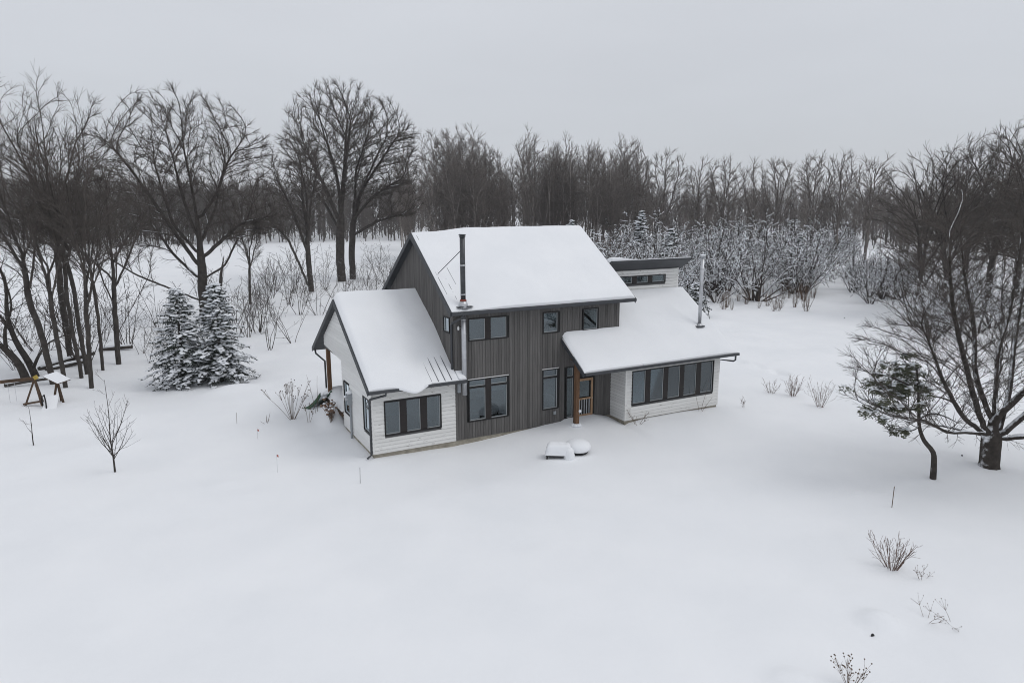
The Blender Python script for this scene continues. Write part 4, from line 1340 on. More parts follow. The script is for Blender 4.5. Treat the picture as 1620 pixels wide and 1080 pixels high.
T.build('maple_tree', g3(17.23, -12.1), RZ, 'large low-forked bare maple with snow along its limbs, nearest tree at the right edge', bark='bark_snowy', twig='twig', snow=1.2, sides=10, incl=.70, need_r=.05)

# --- leaning cedar before it
def spray(rnd_, c, n, size, rad, squash=.6):
    V, Tt = [], []
    for i in range(n):
        a, ph = rnd_.uniform(0, 2 * math.pi), math.acos(rnd_.uniform(-1, 1)); q = rad * rnd_.random() ** .4
        p = Vector((c[0] + q * math.sin(ph) * math.cos(a), c[1] + q * math.sin(ph) * math.sin(a), c[2] + q * math.cos(ph) * squash))
        d = Vector((rnd_.uniform(-1, 1), rnd_.uniform(-1, 1), rnd_.uniform(-.7, .3))).normalized()
        w = d.cross(Vector((rnd_.uniform(-1, 1), rnd_.uniform(-1, 1), rnd_.uniform(-1, 1)))).normalized()
        L = size * rnd_.uniform(.6, 1.4)
        b_ = len(V)
        V += [tuple(p - w * L * .22), tuple(p + w * L * .22), tuple(p + d * L)]
        Tt.append((b_, b_ + 1, b_ + 2))
    return V, Tt

def merge(lst):
    V, Tt = [], []
    for v, t in lst:
        o_ = len(V); V += v; Tt += [tuple(i + o_ for i in q) for q in t]
    return V, Tt

rc = random.Random(77)
T = Tree(72, rmin=.006, density=1.25, trop=.05, wig=.22, ratio=.42, angle=50, levels=3)
T.stem([(0, 0, -.2), (-.03, 0, .55), (-.12, 0, 1.05), (-.5, 0, 1.5), (-.72, 0, 2.0), (-.78, .05, 2.6), (-.9, 0, 3.3), (-1.05, 0, 4.2)], .125, .03, .55)
T.stem([(-.82, 0, 2.7), (-1.6, -.2, 2.75), (-2.5, -.4, 2.9), (-3.3, -.5, 3.3)], .05, .015, .15)
T.stem([(-.8, 0, 2.3), (-.3, .1, 2.5), (.3, .2, 2.35), (.8, .2, 2.1)], .045, .012, .2)
T.stem([(-.74, 0, 2.05), (-1.1, -.2, 1.95), (-1.7, -.3, 2.0), (-2.1, -.3, 2.15)], .03, .012, .2)
T.stem([(-.95, 0, 3.4), (-1.5, -.2, 3.7), (-2.2, -.3, 4.0), (-2.7, -.3, 4.1)], .05, .012, .2)
ced = T.build('cedar_tree', g3(14.15, -11.8), RZ, 'small leaning cedar with a crooked trunk and one-sided green foliage', bark='bark_snowy', twig='twig_snowy', snow=.45, crown_name='branches', fine=True)
fol, pads = [], MB()
for i in range(95):
    q = rc.random()
    if q < .42: c = (rc.gauss(-1.3, .42), rc.gauss(0, .4), rc.gauss(3.75, .45))
    elif q < .80: c = (rc.gauss(-2.1, .55), rc.gauss(-.2, .35), rc.gauss(3.35, .35))
    elif q < .9: c = (rc.gauss(-2.5, .45), rc.gauss(-.3, .25), rc.gauss(2.75, .13))
    else: c = (rc.gauss(-1.55, .4), rc.gauss(-.3, .2), rc.gauss(1.95, .10))
    fol.append(spray(rc, c, 70, .10, rc.uniform(.16, .30), .55))
    if rc.random() < .8:
        for _ in range(4):
            pads.blob((c[0] + rc.uniform(-.15, .15), c[1] + rc.uniform(-.12, .12), c[2] + rc.uniform(.04, .14)), rc.uniform(.04, .11), rc.uniform(.04, .1), rc.uniform(.02, .045), rc, .3, 6, 4)
V, Tt = merge(fol)
np_mesh('crown', V, None, M['cedar'], ced, False, Tt)['kind'] = 'stuff'
pads.build('settled_snow', M['branch_snow'], ced, True)['kind'] = 'stuff'

# --- snow-laden conifers
def conifer(seed, H, Rm, loc, label, group=None, snow=1.0, low=.35, needle='needle', name='spruce_tree', nbr=150, size=.12):
    r_ = random.Random(seed)
    t = empty(name, loc, r_.uniform(0, 6))
    tag(t, label, 'tree', group)
    mb = MB(); mb.tube([(0, 0, -.3), (0.01, 0, H * .5), (0, 0, H)], [.016 * H + .02, .012 * H, .012], 8)
    mb.build('trunk', M['bark'], t, True)
    br, V, Tt, pads = [], [], [], MB()
    ph = 0
    for b_i in range(nbr):
        fz = ((b_i + r_.random()) / nbr) ** 1.25
        z = low + (H - low - .08) * fz
        ph += 2.399 + r_.uniform(-.5, .5)
        prof = (1 - fz) ** .80 * (1 - .28 * math.exp(-(fz / .07) ** 2))
        L = Rm * prof * r_.choice([r_.uniform(.45, .8), r_.uniform(.8, 1.08)]) + .14
        ca, sa = math.cos(ph), math.sin(ph)
        up = r_.uniform(.05, .30) + .5 * fz
        dr = r_.uniform(.30, .62) * (1 - .55 * fz)
        pts = []
        for j in range(5):
            q = j / 4; rr_ = L * q
            pts.append((ca * rr_ - sa * .06 * L * math.sin(q * 3 + ph), sa * rr_ + ca * .06 * L * math.sin(q * 3 + ph), z + rr_ * up - dr * L * q * q))
        br.append((pts, [.018, .014, .011, .009, .006]))
        m_ = max(5, int(L * 8))
        for j in range(m_):
            q = .12 + .88 * (j + r_.random()) / m_
            f = q * 4; i = min(int(f), 3); u = f - i
            p = Vector(pts[i]).lerp(Vector(pts[i + 1]), u)
            for sgn in (-1, 1):
                ln = (.14 + .36 * L * (1 - q)) * r_.uniform(.6, 1.15)
                ax = Vector((ca * .62 - sgn * sa * .78, sa * .62 + sgn * ca * .78, -.10 - .35 * r_.random())).normalized()
                kk = max(2, int(ln / (size * .75)))
                for c_ in range(kk):
                    s_ = p + ax * ln * (c_ + .5) / kk
                    d = (ax + Vector((r_.uniform(-.8, .8), r_.uniform(-.8, .8), r_.uniform(-1.1, .35)))).normalized()
                    w = d.cross(Vector((r_.uniform(-1, 1), r_.uniform(-1, 1), r_.uniform(-.6, 1)))).normalized()
                    sz = size * r_.uniform(.75, 1.35)
                    b_ = len(V)
                    V += [tuple(s_ - w * sz * .26), tuple(s_ + w * sz * .26), tuple(s_ + d * sz)]
                    Tt.append((b_, b_ + 1, b_ + 2))
                # settled snow follows the twig
                if r_.random() < .30 * snow and q > .25:
                    s_ = p + ax * ln * r_.uniform(.1, .7)
                    a_, b2 = size * r_.uniform(.7, 2.1), size * r_.uniform(.5, 1.15)
                    n0 = len(pads.v)
                    pads.blob((0, 0, 0), a_, b2, size * r_.uniform(.25, .5), r_, .45, 6, 3, -.3)
                    th_ = ph + r_.uniform(-1.2, 1.2); c1, s1 = math.cos(th_), math.sin(th_)
                    tl = -.35 * r_.random()
                    for q_ in range(n0, len(pads.v)):
                        x, y, zq = pads.v[q_]
                        pads.v[q_] = (s_.x + x * c1 - y * s1, s_.y + x * s1 + y * c1, s_.z + size * .3 + zq + tl * x)
    c = np_mesh('crown', V, None, M[needle], t, False, Tt); c['kind'] = 'stuff'
    tubes(br, 3, 'branches', M['bark'], c)['kind'] = 'stuff'
    if pads.v:
        pads.build('settled_snow', M['branch_snow'], t, True)['kind'] = 'stuff'
    return t
conifer(81, 5.6, 2.1, g3(-9.55, 17.0), 'snow-laden spruce on the left of the pair below the big maple', snow=1.8, nbr=165)
conifer(82, 5.7, 2.25, g3(-7.55, 16.5), 'snow-laden spruce on the right of the pair below the big maple', snow=1.8, nbr=185)

# --- trees around the right-hand thicket
RIGHT = [
    (51.11, 12.39, 14.6, .30, 9, .14, 24, 'dense upright bare tree behind the left branches of the near right maple'),
    (54.55, 12.16, 14.6, .28, 8, .16, 22, 'bare tree with rising stems seen through the near right maple'),
    (63.44, 13.09, 17.2, .34, 10, .16, 22, 'tall dense broom-crowned bare tree behind the near right maple trunk'),
    (70.04, 13.85, 18.0, .36, 10, .16, 22, 'tallest dense bare tree at the right edge behind the near maple'),
    (57.5, 6.5, 15.0, .30, 9, .14, 24, 'bushy bare tree at the right edge below the tallest crown'),
    (66.0, 17.0, 15.5, .30, 9, .18, 22, 'bare tree between the two dense crowns at the right'),
]
for i, (x, y, h, r0, n, fk, sp, lb) in enumerate(RIGHT):
    T = Crown(90 + i, tip=.018, twig=.018)
    T.upright(h, r0, fk, n, sp, (0, 0), .32, zc=.60, zr=.42, n=430, kill=.85, step=.46, infl=4.5, trop=.55, twl=1.1, twn=1.15)
    T.build('bare_tree', g3(x, y), random.Random(i).uniform(0, 6), lb, group='bare trees at the right edge', snow=.35, incl=.55, need_r=.06)

ROW = [
    (62.44, 68.52, 18.0, 'slim bare tree standing clear above the snowy pine behind the clerestory roof'),
    (62.62, 61.95, 17.3, 'round-crowned bare tree just right of the slim one behind the clerestory roof'),
    (66.5, 58.5, 16.0, 'bare tree in the back row above the stainless chimney'),
    (69.29, 55.91, 16.7, 'fan-shaped bare tree in the back row right of the stainless chimney'),
    (68.69, 49.4, 16.0, 'narrow bare tree, second right of the stainless chimney in the back row'),
    (74.61, 50.34, 16.3, 'leafless fan-crowned tree, third right of the stainless chimney in the back row'),
    (75.64, 44.51, 16.7, 'tall bare tree with twin stems left of the gap above the snowy path'),
    (76.09, 40.72, 16.7, 'slender bare tree directly above the end of the snowy path'),
    (74.31, 34.72, 15.8, 'bare tree just left of the dense crowns at the right'),
    (33.37, 85.18, 21.5, 'pale-barked bare tree just left of the main roof peak'),
    (36.8, 86.5, 22.0, 'pale-barked bare tree directly above the main roof peak'),
    (39.32, 88.1, 22.5, 'tall pale-barked bare tree above the black chimney'),
    (43.5, 87.0, 20.0, 'bare tree right of the black chimney at the edge of the wood'),
]
for i, (x, y, h, lb) in enumerate(ROW):
    T = Crown(120 + i, tip=.024, twig=.023)
    T.upright(h, .20, .25, 5, 18, (0, 0), [.17, .24, .17, .20, .12, .18, .2, .14, .2, .18, .18, .2, .18][i], zc=.66, zr=.34, n=330, kill=.95, step=.6, infl=5.5, trop=.45, twl=1.3, twn=1.6)
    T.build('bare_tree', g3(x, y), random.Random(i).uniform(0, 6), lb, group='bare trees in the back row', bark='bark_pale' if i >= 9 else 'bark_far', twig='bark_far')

# --- the wood behind the house
protos = []
for i in range(7):
    T = Crown(150 + i, tip=.026, twig=.026)
    T.upright(19 + (i % 3), .15, .22, 3, 14, (0, 0), .115, zc=.60, zr=.40, n=210, kill=1.0, step=.6, infl=5, trop=.5, twl=1.4, twn=1.2)
    protos.append(T)
def polar(pxx, dist):
    a = math.atan((pxx - 810) / 1109.3) - YAW
    return CAM.x + math.sin(a) * dist, CAM.y + math.cos(a) * dist
rw = random.Random(3)
first = {}
WOOD_LABEL = 'slender bare tree in the dense wood behind the house'
spots = []
for i in range(105):
    spots.append((rw.uniform(635, 1015), 110 + 45 * rw.random() ** 1.5))
for i in range(18):
    spots.append((rw.uniform(1010, 1420), rw.uniform(125, 165)))
for i in range(12):
    spots.append((rw.uniform(1400, 1640), rw.uniform(105, 140)))
for i, (p_, d_) in enumerate(spots):
    x, y = polar(p_, d_)
    k = i % 7
    sc_ = rw.uniform(.66, 1.06) * (1.0 if p_ < 1010 else rw.uniform(.55, .85))
    zl = 'slender bare tree in the dense wood behind the main roof' if p_ < 1010 else ('bare tree far behind the snowy thicket right of the house' if p_ < 1400 else 'bare tree far behind the big crowns at the right edge')
    if k not in first:
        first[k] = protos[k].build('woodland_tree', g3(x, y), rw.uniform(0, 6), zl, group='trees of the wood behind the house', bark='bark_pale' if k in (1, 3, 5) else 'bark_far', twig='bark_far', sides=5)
        first[k].scale = (sc_,) * 3
    else:
        copy_src = first[k]
        o = copy_src.copy(); col.objects.link(o); o.location = g3(x, y); o.rotation_euler = (0, 0, rw.uniform(0, 6)); o.scale = (sc_,) * 3; o['label'] = zl
        for chd in copy_src.children:
            c_ = chd.copy(); col.objects.link(c_); c_.parent = o
            for g_ in chd.children:
                d2 = g_.copy(); col.objects.link(d2); d2.parent = c_

# far woodland: one mass
def far_wood(name, specs, seed, label, mat):
    r_ = random.Random(seed)
    tr, tw = [], []
    for p0, p1, d0, d1, cnt, h0, h1 in specs:
        for i in range(cnt):
            x, y = polar(r_.uniform(p0, p1), r_.uniform(d0, d1))
            z = -.3 + .02 * min(max(math.hypot(x - 4, y - 4) - 45, 0), 200)
            h = r_.uniform(h0, h1)
            tr.append(([(x, y, z - .5), (x + r_.uniform(-.3, .3), y, z + h * .5), (x + r_.uniform(-.8, .8), y, z + h)], [.12, .09, .03]))
            for k in range(22):
                zz = z + h * r_.uniform(.02, .92)
                a = r_.uniform(0, 6.28); L = h * r_.uniform(.10, .24)
                el = r_.uniform(.5, 1.3)
                p2 = (x + math.cos(a) * L * math.cos(el), y + math.sin(a) * L * math.cos(el), zz + L * math.sin(el))
                tw.append(([(x, y, zz), p2], [.06, .035]))
                p3 = (p2[0] + r_.uniform(-.9, .9), p2[1] + r_.uniform(-.9, .9), p2[2] + r_.uniform(.3, 1.3))
                tw.append(([((x + p2[0]) / 2, (y + p2[1]) / 2, (zz + p2[2]) / 2), p3], [.035, .025]))
    o_ = tubes(tr + tw, 3, name, mat, None)
    tag(o_, label, 'woodland', kind='stuff')
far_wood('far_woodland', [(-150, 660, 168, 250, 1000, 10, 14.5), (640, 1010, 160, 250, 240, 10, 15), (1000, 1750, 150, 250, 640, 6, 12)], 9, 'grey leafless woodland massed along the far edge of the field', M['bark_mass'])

# --- underbrush
def bush(seed, H, n, spread, rmin=.008, density=.9, trop=.05, wig=.2, levels=2, r0=.03, ratio=.5, angle=45):
    T = Tree(seed, rmin=rmin, density=density, trop=trop, wig=wig, ratio=ratio, angle=angle, levels=levels)
    r_ = T.r
    for i in range(n):
        a = r_.uniform(0, 6.28); sp = R(spread) * r_.uniform(.2, 1.2)
        d = (math.cos(a) * math.sin(sp), math.sin(a) * math.sin(sp), math.cos(sp))
        L = H * r_.uniform(.65, 1.1)
        pts, ds = T.path((math.cos(a) * .12 * H * .3, math.sin(a) * .12 * H * .3, -.15), d, L, 6, trop * .5, wig * .6)
        rr_ = [max(rmin, r0 * (1 - .8 * k_ / 6)) for k_ in range(7)]
        T.trunk.append((pts, rr_))
        T.twigs(pts, ds, rr_, L, 1, .25)
    return T

# snowy thicket right of the clerestory
thick = []
for i in range(6):
    T = bush(200 + i, 5.6, 9, 44, rmin=.022, density=.85, trop=.02, wig=.28, levels=3, r0=.06, ratio=.42, angle=55)
    t = T.build('thicket_bush', (0, 0, -50), 0, 'tangled snow-dusted hawthorn bush in the thicket behind the sunroom', 'bush', 'thicket bushes behind the sunroom', bark='shrub', twig='shrub', sides=4)
    T.snow(t, .80, rad_k=.9, rmin=.040, incl=.88, fine=True)
    thick.append(t)
def full_copy(src, loc, rz, sc_):
    o = src.copy(); col.objects.link(o); o.location = loc; o.rotation_euler = (0, 0, rz)
    o.scale = sc_ if isinstance(sc_, tuple) else (sc_,) * 3
    for chd in src.children:
        c_ = chd.copy(); col.objects.link(c_); c_.parent = o
        for g_ in chd.children:
            d2 = g_.copy(); col.objects.link(d2); d2.parent = c_
    return o
rt_ = random.Random(14)
TH = []
for i in range(26): TH.append((rt_.uniform(955, 1090), rt_.uniform(70, 100), rt_.uniform(.9, 1.35)))
for i in range(50): TH.append((rt_.uniform(1085, 1285), rt_.uniform(75, 112), rt_.uniform(.9, 1.4)))
for i in range(10): TH.append((rt_.uniform(1270, 1345), rt_.uniform(118, 128), rt_.uniform(.9, 1.3)))
for i in range(14): TH.append((rt_.uniform(990, 1290), rt_.uniform(100, 118), rt_.uniform(1.2, 1.6)))
for i in range(20): TH.append((rt_.uniform(1345, 1440), rt_.uniform(78, 104), rt_.uniform(.6, 1.0)))
for i in range(18): TH.append((rt_.uniform(1430, 1660), rt_.uniform(60, 90), rt_.uniform(.55, .95)))
used = set()
for i, (p_, d_, s_) in enumerate(TH):
    x, y = polar(p_, d_)
    k = i % 6
    if k not in used:
        used.add(k); o = thick[k]; o.location = g3(x, y); o.scale = (s_,) * 3; o.rotation_euler = (0, 0, rt_.uniform(0, 6))
    else:
        o = full_copy(thick[k], g3(x, y), rt_.uniform(0, 6), s_)
    o['label'] = ('tangled snow-dusted bush behind the clerestory roof' if p_ < 1085 else 'tangled snow-dusted bush in the thicket right of the stainless chimney' if p_ < 1345 and d_ < 100 else 'snow-dusted bush at the back of the thicket below the far trees' if p_ < 1345 else 'snowy bush on the right side of the clearing' if p_ < 1440 else 'snowy bush behind the near right maple')
T = bush(231, 5.6, 6, 48, rmin=.014, density=1.0, trop=.03, wig=.26, levels=3, r0=.09, ratio=.42, angle=52)
T.trunk.append(([(0, 0, -.3), (.02, 0, .8), (.1, 0, 1.8)], [.26, .2, .14]))
T.build('apple_tree', g3(46.2, 26.6), 0, 'low snowy apple tree with a dark trunk at the front of the thicket', bark='shrub', twig='shrub', snow=.6, fine=True)

# pines and cedars in the thicket
conifer(301, 8.8, 2.1, g3(50.65, 52.35), 'snowy pine poking up above the thicket behind the clerestory roof', snow=1.4, low=1.0, nbr=80, size=.24)
conifer(302, 7.4, 1.9, g3(45.2, 61.5), 'snow-topped spruce just showing above the right end of the main ridge', snow=1.3, low=1.0, nbr=70, size=.24)
conifer(304, 3.1, 1.7, g3(33.6, 22.4), 'low snowy spruce beside the stainless chimney', snow=.6, low=.2, nbr=80, size=.16)
pn = conifer(303, 7.2, 2.6, g3(*polar(1060, 84)), 'dark snow-flecked cedar among the thicket bushes', 'conifers in the thicket', snow=1.1, low=.3, nbr=80, size=.24)
for i, (p_, d_, s_) in enumerate([(1262, 100, .9)]):
    x, y = polar(p_, d_)
    full_copy(pn, g3(x, y), i * 1.3, s_ * .9)

# reddish brush at the foot of the wood
r_ = random.Random(31)
pol = []
for i in range(5500):
    p_ = r_.uniform(672, 1010); d_ = r_.uniform(84, 116)
    x, y = polar(p_, d_)
    z = ground_z(x, y) - .1
    h = r_.uniform(1.2, 5.0)
    pol.append(([(x, y, z), (x + r_.uniform(-.3, .3), y + r_.uniform(-.3, .3), z + h * .55), (x + r_.uniform(-.8, .8), y + r_.uniform(-.8, .8), z + h)], [.030, .022, .012]))
tag(tubes(pol, 3, 'brush', M['redtwig'], None), 'dense reddish brush along the foot of the wood behind the roof', 'brush', kind='stuff')

# saplings and brush stems along the field edge at the left
sap = [bush(330 + i, 3.4, 5, 30, rmin=.008, density=.85, trop=.06, wig=.30, levels=2, r0=.018, ratio=.42, angle=50) .build('sapling', (0, 0, -50), 0, 'thin leafless sapling at the field edge left of the white wing', 'sapling', 'saplings along the field edge', bark='shrub', twig='shrub', sides=4) for i in range(5)]
rs = random.Random(8)
SP = []
for i in range(26): SP.append((rs.uniform(395, 560), rs.uniform(50, 88)))
for i in range(14): SP.append((rs.uniform(560, 660), rs.uniform(66, 96)))
for i in range(26): SP.append((rs.uniform(0, 250), rs.uniform(50, 72)))
for i in range(10): SP.append((rs.uniform(330, 420), rs.uniform(58, 72)))
used = set()
for i, (p_, d_) in enumerate(SP):
    x, y = polar(p_, d_)
    k = i % 5; s_ = rs.uniform(.5, 1.9)
    if k not in used:
        used.add(k); o = sap[k]; o.location = g3(x, y); o.scale = (s_,) * 3
    else:
        o = full_copy(sap[k], g3(x, y), rs.uniform(0, 6), s_)
    o['label'] = ('thin leafless sapling among the left grove trunks' if p_ < 255 else 'thin leafless sapling between the right spruce and the maples' if p_ < 420 else 'thin leafless sapling at the field edge left of the white wing' if p_ < 560 else 'thin leafless sapling beside the main gable wall')
# weeds at the thicket's foot
wd = [bush(360 + i, 1.5, 16, 22, rmin=.006, density=.8, trop=.05, wig=.12, levels=1, r0=.012, ratio=.25, angle=30).build('weed_clump', (0, 0, -50), 0, 'clump of dry weed stems standing in the snow before the thicket', 'weeds', 'weed clumps before the thicket', bark='stalk', twig='stalk', sides=3) for i in range(3)]
used = set()
for i in range(34):
    p_, d_ = rs.uniform(1130, 1285), rs.uniform(71, 84)
    if i % 4 == 0: p_, d_ = rs.uniform(1240, 1290), rs.uniform(76, 92)
    x, y = polar(p_, d_); k = i % 3; s_ = rs.uniform(.7, 1.5)
    if k not in used:
        used.add(k); wd[k].location = g3(x, y); wd[k].scale = (s_,) * 3
    else: full_copy(wd[k], g3(x, y), rs.uniform(0, 6), s_)

# --- young trees and shrubs standing in the yard
T = Tree(400, rmin=.005, density=1.3, trop=.12, wig=.10, ratio=.44, angle=38, levels=2)
T.stem([(0, 0, -.1), (0, 0, .6), (-.03, 0, 1.4), (.02, 0, 2.4), (.0, 0, 3.65)], .045, .006, .22)
for a in np.linspace(0, 2 * math.pi, 11)[:-1]:
    h = .5 + .12 * (int(a * 10) % 7)
    d = (math.cos(a) * .62, math.sin(a) * .62, .78)
    pts, ds = T.path((0, 0, h), d, 1.75, 6, .12, .08)
    rr_ = [.016, .014, .012, .010, .008, .006, .005]
    T.trunk.append((pts, rr_)); T.twigs(pts, ds, rr_, 1.75, 2, .25)
T.build('young_tree', g3(-12.75, 3.42), RZ, 'young vase-shaped bare tree alone in the snow at the left', sides=5)
T = Tree(401, rmin=.005, density=1.2, trop=.10, wig=.16, ratio=.55, angle=42, levels=2)
T.stem([(0, 0, -.1), (0, 0, .4), (.03, 0, 1.0), (.02, 0, 1.75)], .03, .006, .2)
T.build('young_tree', g3(-15.96, 9.03), RZ, 'small thin bare tree in front of the play set', sides=5)
for i, (x, y, h, n, sp, lb, mt_) in enumerate([
    (18.79, 0.0, .95, 14, 34, 'leftmost, lowest of three bare shrubs right of the sunroom', 'stalk'),
    (19.27, -1.0, 1.4, 20, 24, 'middle of three bare shrubs right of the sunroom', 'redtwig'),
    (19.03, -2.96, 1.65, 14, 30, 'rightmost, tallest of three bare shrubs right of the sunroom', 'redtwig'),
    (6.77, -15.17, 1.2, 26, 30, 'reddish bare shrub alone in the snow at the lower right', 'redtwig')]):
    T = bush(410 + i, h, n, sp, rmin=.0045, density=1.7, trop=.06, wig=.18, levels=2, r0=.009, ratio=.42, angle=34)
    T.build('bare_shrub', g3(x, y), 0, lb, 'shrub', bark=mt_, twig=mt_, sides=4)
# flower stalks by the wing
def stalks(seed, n, h, spread, loc, label, head=.05, cat='plant', name='dry_perennial', mat='stalk', heads=True, bend=.0, thin=1.0):
    r2 = random.Random(seed)
    t = empty(name, loc, RZ); tag(t, label, cat)
    pol, hd = [], MB()
    for i in range(n):
        a = r2.uniform(0, 6.28); sp = R(spread) * r2.uniform(.15, 1.1); L = h * r2.uniform(.6, 1.1)
        d = Vector((math.cos(a) * math.sin(sp), math.sin(a) * math.sin(sp), math.cos(sp)))
        p = Vector((math.cos(a) * .06, math.sin(a) * .06, -.05)); pts = [tuple(p)]
        for k_ in range(4):
            p = p + d * L / 4; d = (d + Vector((r2.uniform(-.08, .08) + bend * math.cos(a), r2.uniform(-.08, .08) + bend * math.sin(a), -bend))).normalized(); pts.append(tuple(p))
        pol.append((pts, [.010 * thin, .009 * thin, .008 * thin, .006 * thin, .005 * thin]))
        if heads:
            for q in range(5):
                e_ = p + Vector((r2.uniform(-.14, .14), r2.uniform(-.14, .14), r2.uniform(-.02, .16)))
                pol.append(([pts[3], tuple((Vector(pts[3]) + e_) / 2), tuple(e_)], [.005 * thin, .004 * thin, .003 * thin]))
                if r2.random() < .8: hd.blob(tuple(e_), head * .5, head * .5, head * .5, r2, .2, 5, 4, -1)
    tubes(pol, 4, 'stem', M[mat], t)['kind'] = 'stuff'
    if hd.v: hd.build('seed_head', M[mat], t, True)['kind'] = 'stuff'
    return t
stalks(1, 13, 1.9, 32, g3(-5.45, 6.9), 'clump of tall dry flower stalks in the snow left of the white wing')
stalks(2, 3, 1.0, 25, g3(-4.9, 6.0), 'few short dry stalks between the tall clump and the white wing')
stalks(3, 2, 2.3, 8, g3(-4.35, 6.6), 'single tall bent dry stem beside the green slide', heads=False, bend=.05)
stalks(4, 6, .55, 60, g3(-6.6, 7.2), 'dry stems lying over at the left of the tall flower stalks', heads=False)
stalks(5, 12, .55, 30, g3(1.45, -17.85), 'dark-headed dry flower stalks at the bottom edge of the picture', head=.035, thin=.55)
stalks(6, 4, .55, 55, g3(5.3, -17.1), 'fine dry weed sprigs in the snow at the lower right', head=.02, thin=.55)
stalks(7, 3, .5, 75, g3(5.75, -17.5), 'dry twig lying on the snow beside the fine sprigs', head=.025, bend=.06, thin=.55)
stalks(8, 4, .5, 40, g3(15.3, -1.4), 'small dry weed beside the sunroom corner', head=.02)
stalks(9, 5, .35, 45, g3(7.0, -15.9), 'tiny twigs in the snow below the lone reddish shrub', head=.02, thin=.55)
stalks(10, 3, 1.5, 26, g3(12.35, -1.4), 'bare vine stems leaning on the sunroom wall', heads=False)
stalks(11, 5, .7, 45, g3(8.4, -1.55), 'half-buried dry shrub at the sunroom corner', head=.03)

# dried hydrangea by the wing wall
hy = empty('dry_hydrangea', g3(-4.05, 4.9), 0); tag(hy, 'brown dried flower heads piled against the white gable wall', 'shrub')
r2 = random.Random(4); pol, hd, sn = [], MB(), MB()
for i in range(26):
    e_ = (r2.uniform(-.3, .25), r2.uniform(-.4, 1.0), r2.uniform(.35, 1.05))
    pol.append(([(r2.uniform(-.1, .1), r2.uniform(0, .5), -.1), (e_[0] * .6, e_[1] * .7, e_[2] * .6), e_], [.012, .010, .006]))
    hd.blob(e_, .075, .075, .07, r2, .35, 6, 4, -1)
    if r2.random() < .7: sn.blob((e_[0], e_[1], e_[2] + .06), .08, .08, .045, r2, .3, 6, 4)
tubes(pol, 4, 'stem', M['stalk'], hy); hd.build('flower_head', M['dryleaf'], hy)['kind'] = 'stuff'; sn.build('settled_snow', M['branch_snow'], hy, True)

# --- green slide at the porch
sl = empty('plastic_slide', (-3.98, 7.40, -.22), R(-66)); sl.scale = (1.0, .95, .95); tag(sl, 'green plastic slide dropping from the rear porch into the snow', 'slide')
def chute(y0, y1, h, mat, name):
    mb = MB(); n = 10; prev = None
    for i in range(n + 1):
        t = i / n
        x = .45 - 1.55 * t; z = 1.05 * (1 - t) ** 1.7 + .02
        ring = [(x, y0, z), (x, y1, z), (x, y1, z + h), (x, y0, z + h)]
        b_ = len(mb.v); mb.v += ring
        if prev is not None:
            for k_ in range(4): mb.f.append((prev + k_, prev + (k_ + 1) % 4, b_ + (k_ + 1) % 4, b_ + k_))
        else: mb.f.append((b_, b_ + 3, b_ + 2, b_ + 1))
        prev = b_
    mb.f.append((prev, prev + 1, prev + 2, prev + 3))
    return mb.build(name, M[mat], sl, True)
chute(-.32, .32, .04, 'green', 'chute')
chute(-.37, -.321, .20, 'green', 'side_rail'); chute(.321, .37, .20, 'green', 'side_rail')
chute(-.315, .10, .075, 'branch_snow', 'settled_snow')

# --- snow-covered bench and fire bowl
bn = empty('garden_bench', g3(3.15, -3.2, -.24), R(-32)); bn.scale = (.92, .95, .95); tag(bn, 'low dark bench under a thick snow block in front of the house', 'bench')
mb = MB(); mb.box(-.56, .56, -.24, .24, .36, .42); mb.build('seat', M['black_metal'], bn)
for sx in (-.52, .52):
    for sy in (-.2, .2):
        mb = MB(); mb.box(sx - .03, sx + .03, sy - .03, sy + .03, 0, .36); mb.build('leg', M['black_metal'], bn)
mb = MB(); mb.box(-.56, .56, .20, .24, .42, .62); mb.build('backrest', M['black_metal'], bn)
def snow_block(parent, x0, x1, y0, y1, z0, h, n=14, m=10, seed=0, name='settled_snow', round_=.3):
    V, Q = [], []
    for j in range(m + 1):
        for i in range(n + 1):
            u, v = i / n, j / m
            x = x0 + (x1 - x0) * u; y = y0 + (y1 - y0) * v
            e_ = edge(min(u, 1 - u) * (x1 - x0), round_) * edge(min(v, 1 - v) * (y1 - y0), round_ * .8)
            V.append((x, y, z0 + h * e_ + .04 * fbm(x * 3 + seed, y * 3, seed) * e_))
    for j in range(m):
        for i in range(n):
            a = j * (n + 1) + i; Q.append((a, a + 1, a + n + 2, a + n + 1))
    b_ = len(V)
    for j in range(m + 1):
        for i in range(n + 1):
            x, y, _ = V[j * (n + 1) + i]; V.append((x, y, z0))
    for j in range(m):
        for i in range(n):
            a = b_ + j * (n + 1) + i; Q.append((a, a + n + 1, a + n + 2, a + 1))
    return np_mesh(name, V, Q, M['roof_snow'], parent)
snow_block(bn, -.60, .58, -.30, .30, .42, .46, seed=2, round_=.2)
snow_block(house, -3.68, -.05, 4.5, 8.15, .60, .42, 24, 24, 5, 'porch_snow', .7)
mb = MB(); mb.blob((.44, -.12, .36), .24, .25, .42, rnd, .10, 14, 10, -.9); mb.build('snow_drip', M['roof_snow'], bn, True)
fp = empty('fire_bowl', g3(4.15, -3.05, -.16), 0); fp.scale = (.86, .86, 1.05); tag(fp, 'round fire bowl with a dome of snow beside the bench', 'fire pit')
mb = MB(); mb.lathe([(.18, 0), (.30, .05), (.48, .17), (.54, .26), (.56, .27), (.56, .30), (.0, .30)], 28); mb.build('bowl', M['black_metal'], fp, True)
mb = MB()
for k_ in range(3):
    a = k_ * 2.1; mb.bar((.3 * math.cos(a), .3 * math.sin(a), .1), (.4 * math.cos(a), .4 * math.sin(a), -.15), .04)
mb.build('leg', M['black_metal'], fp)
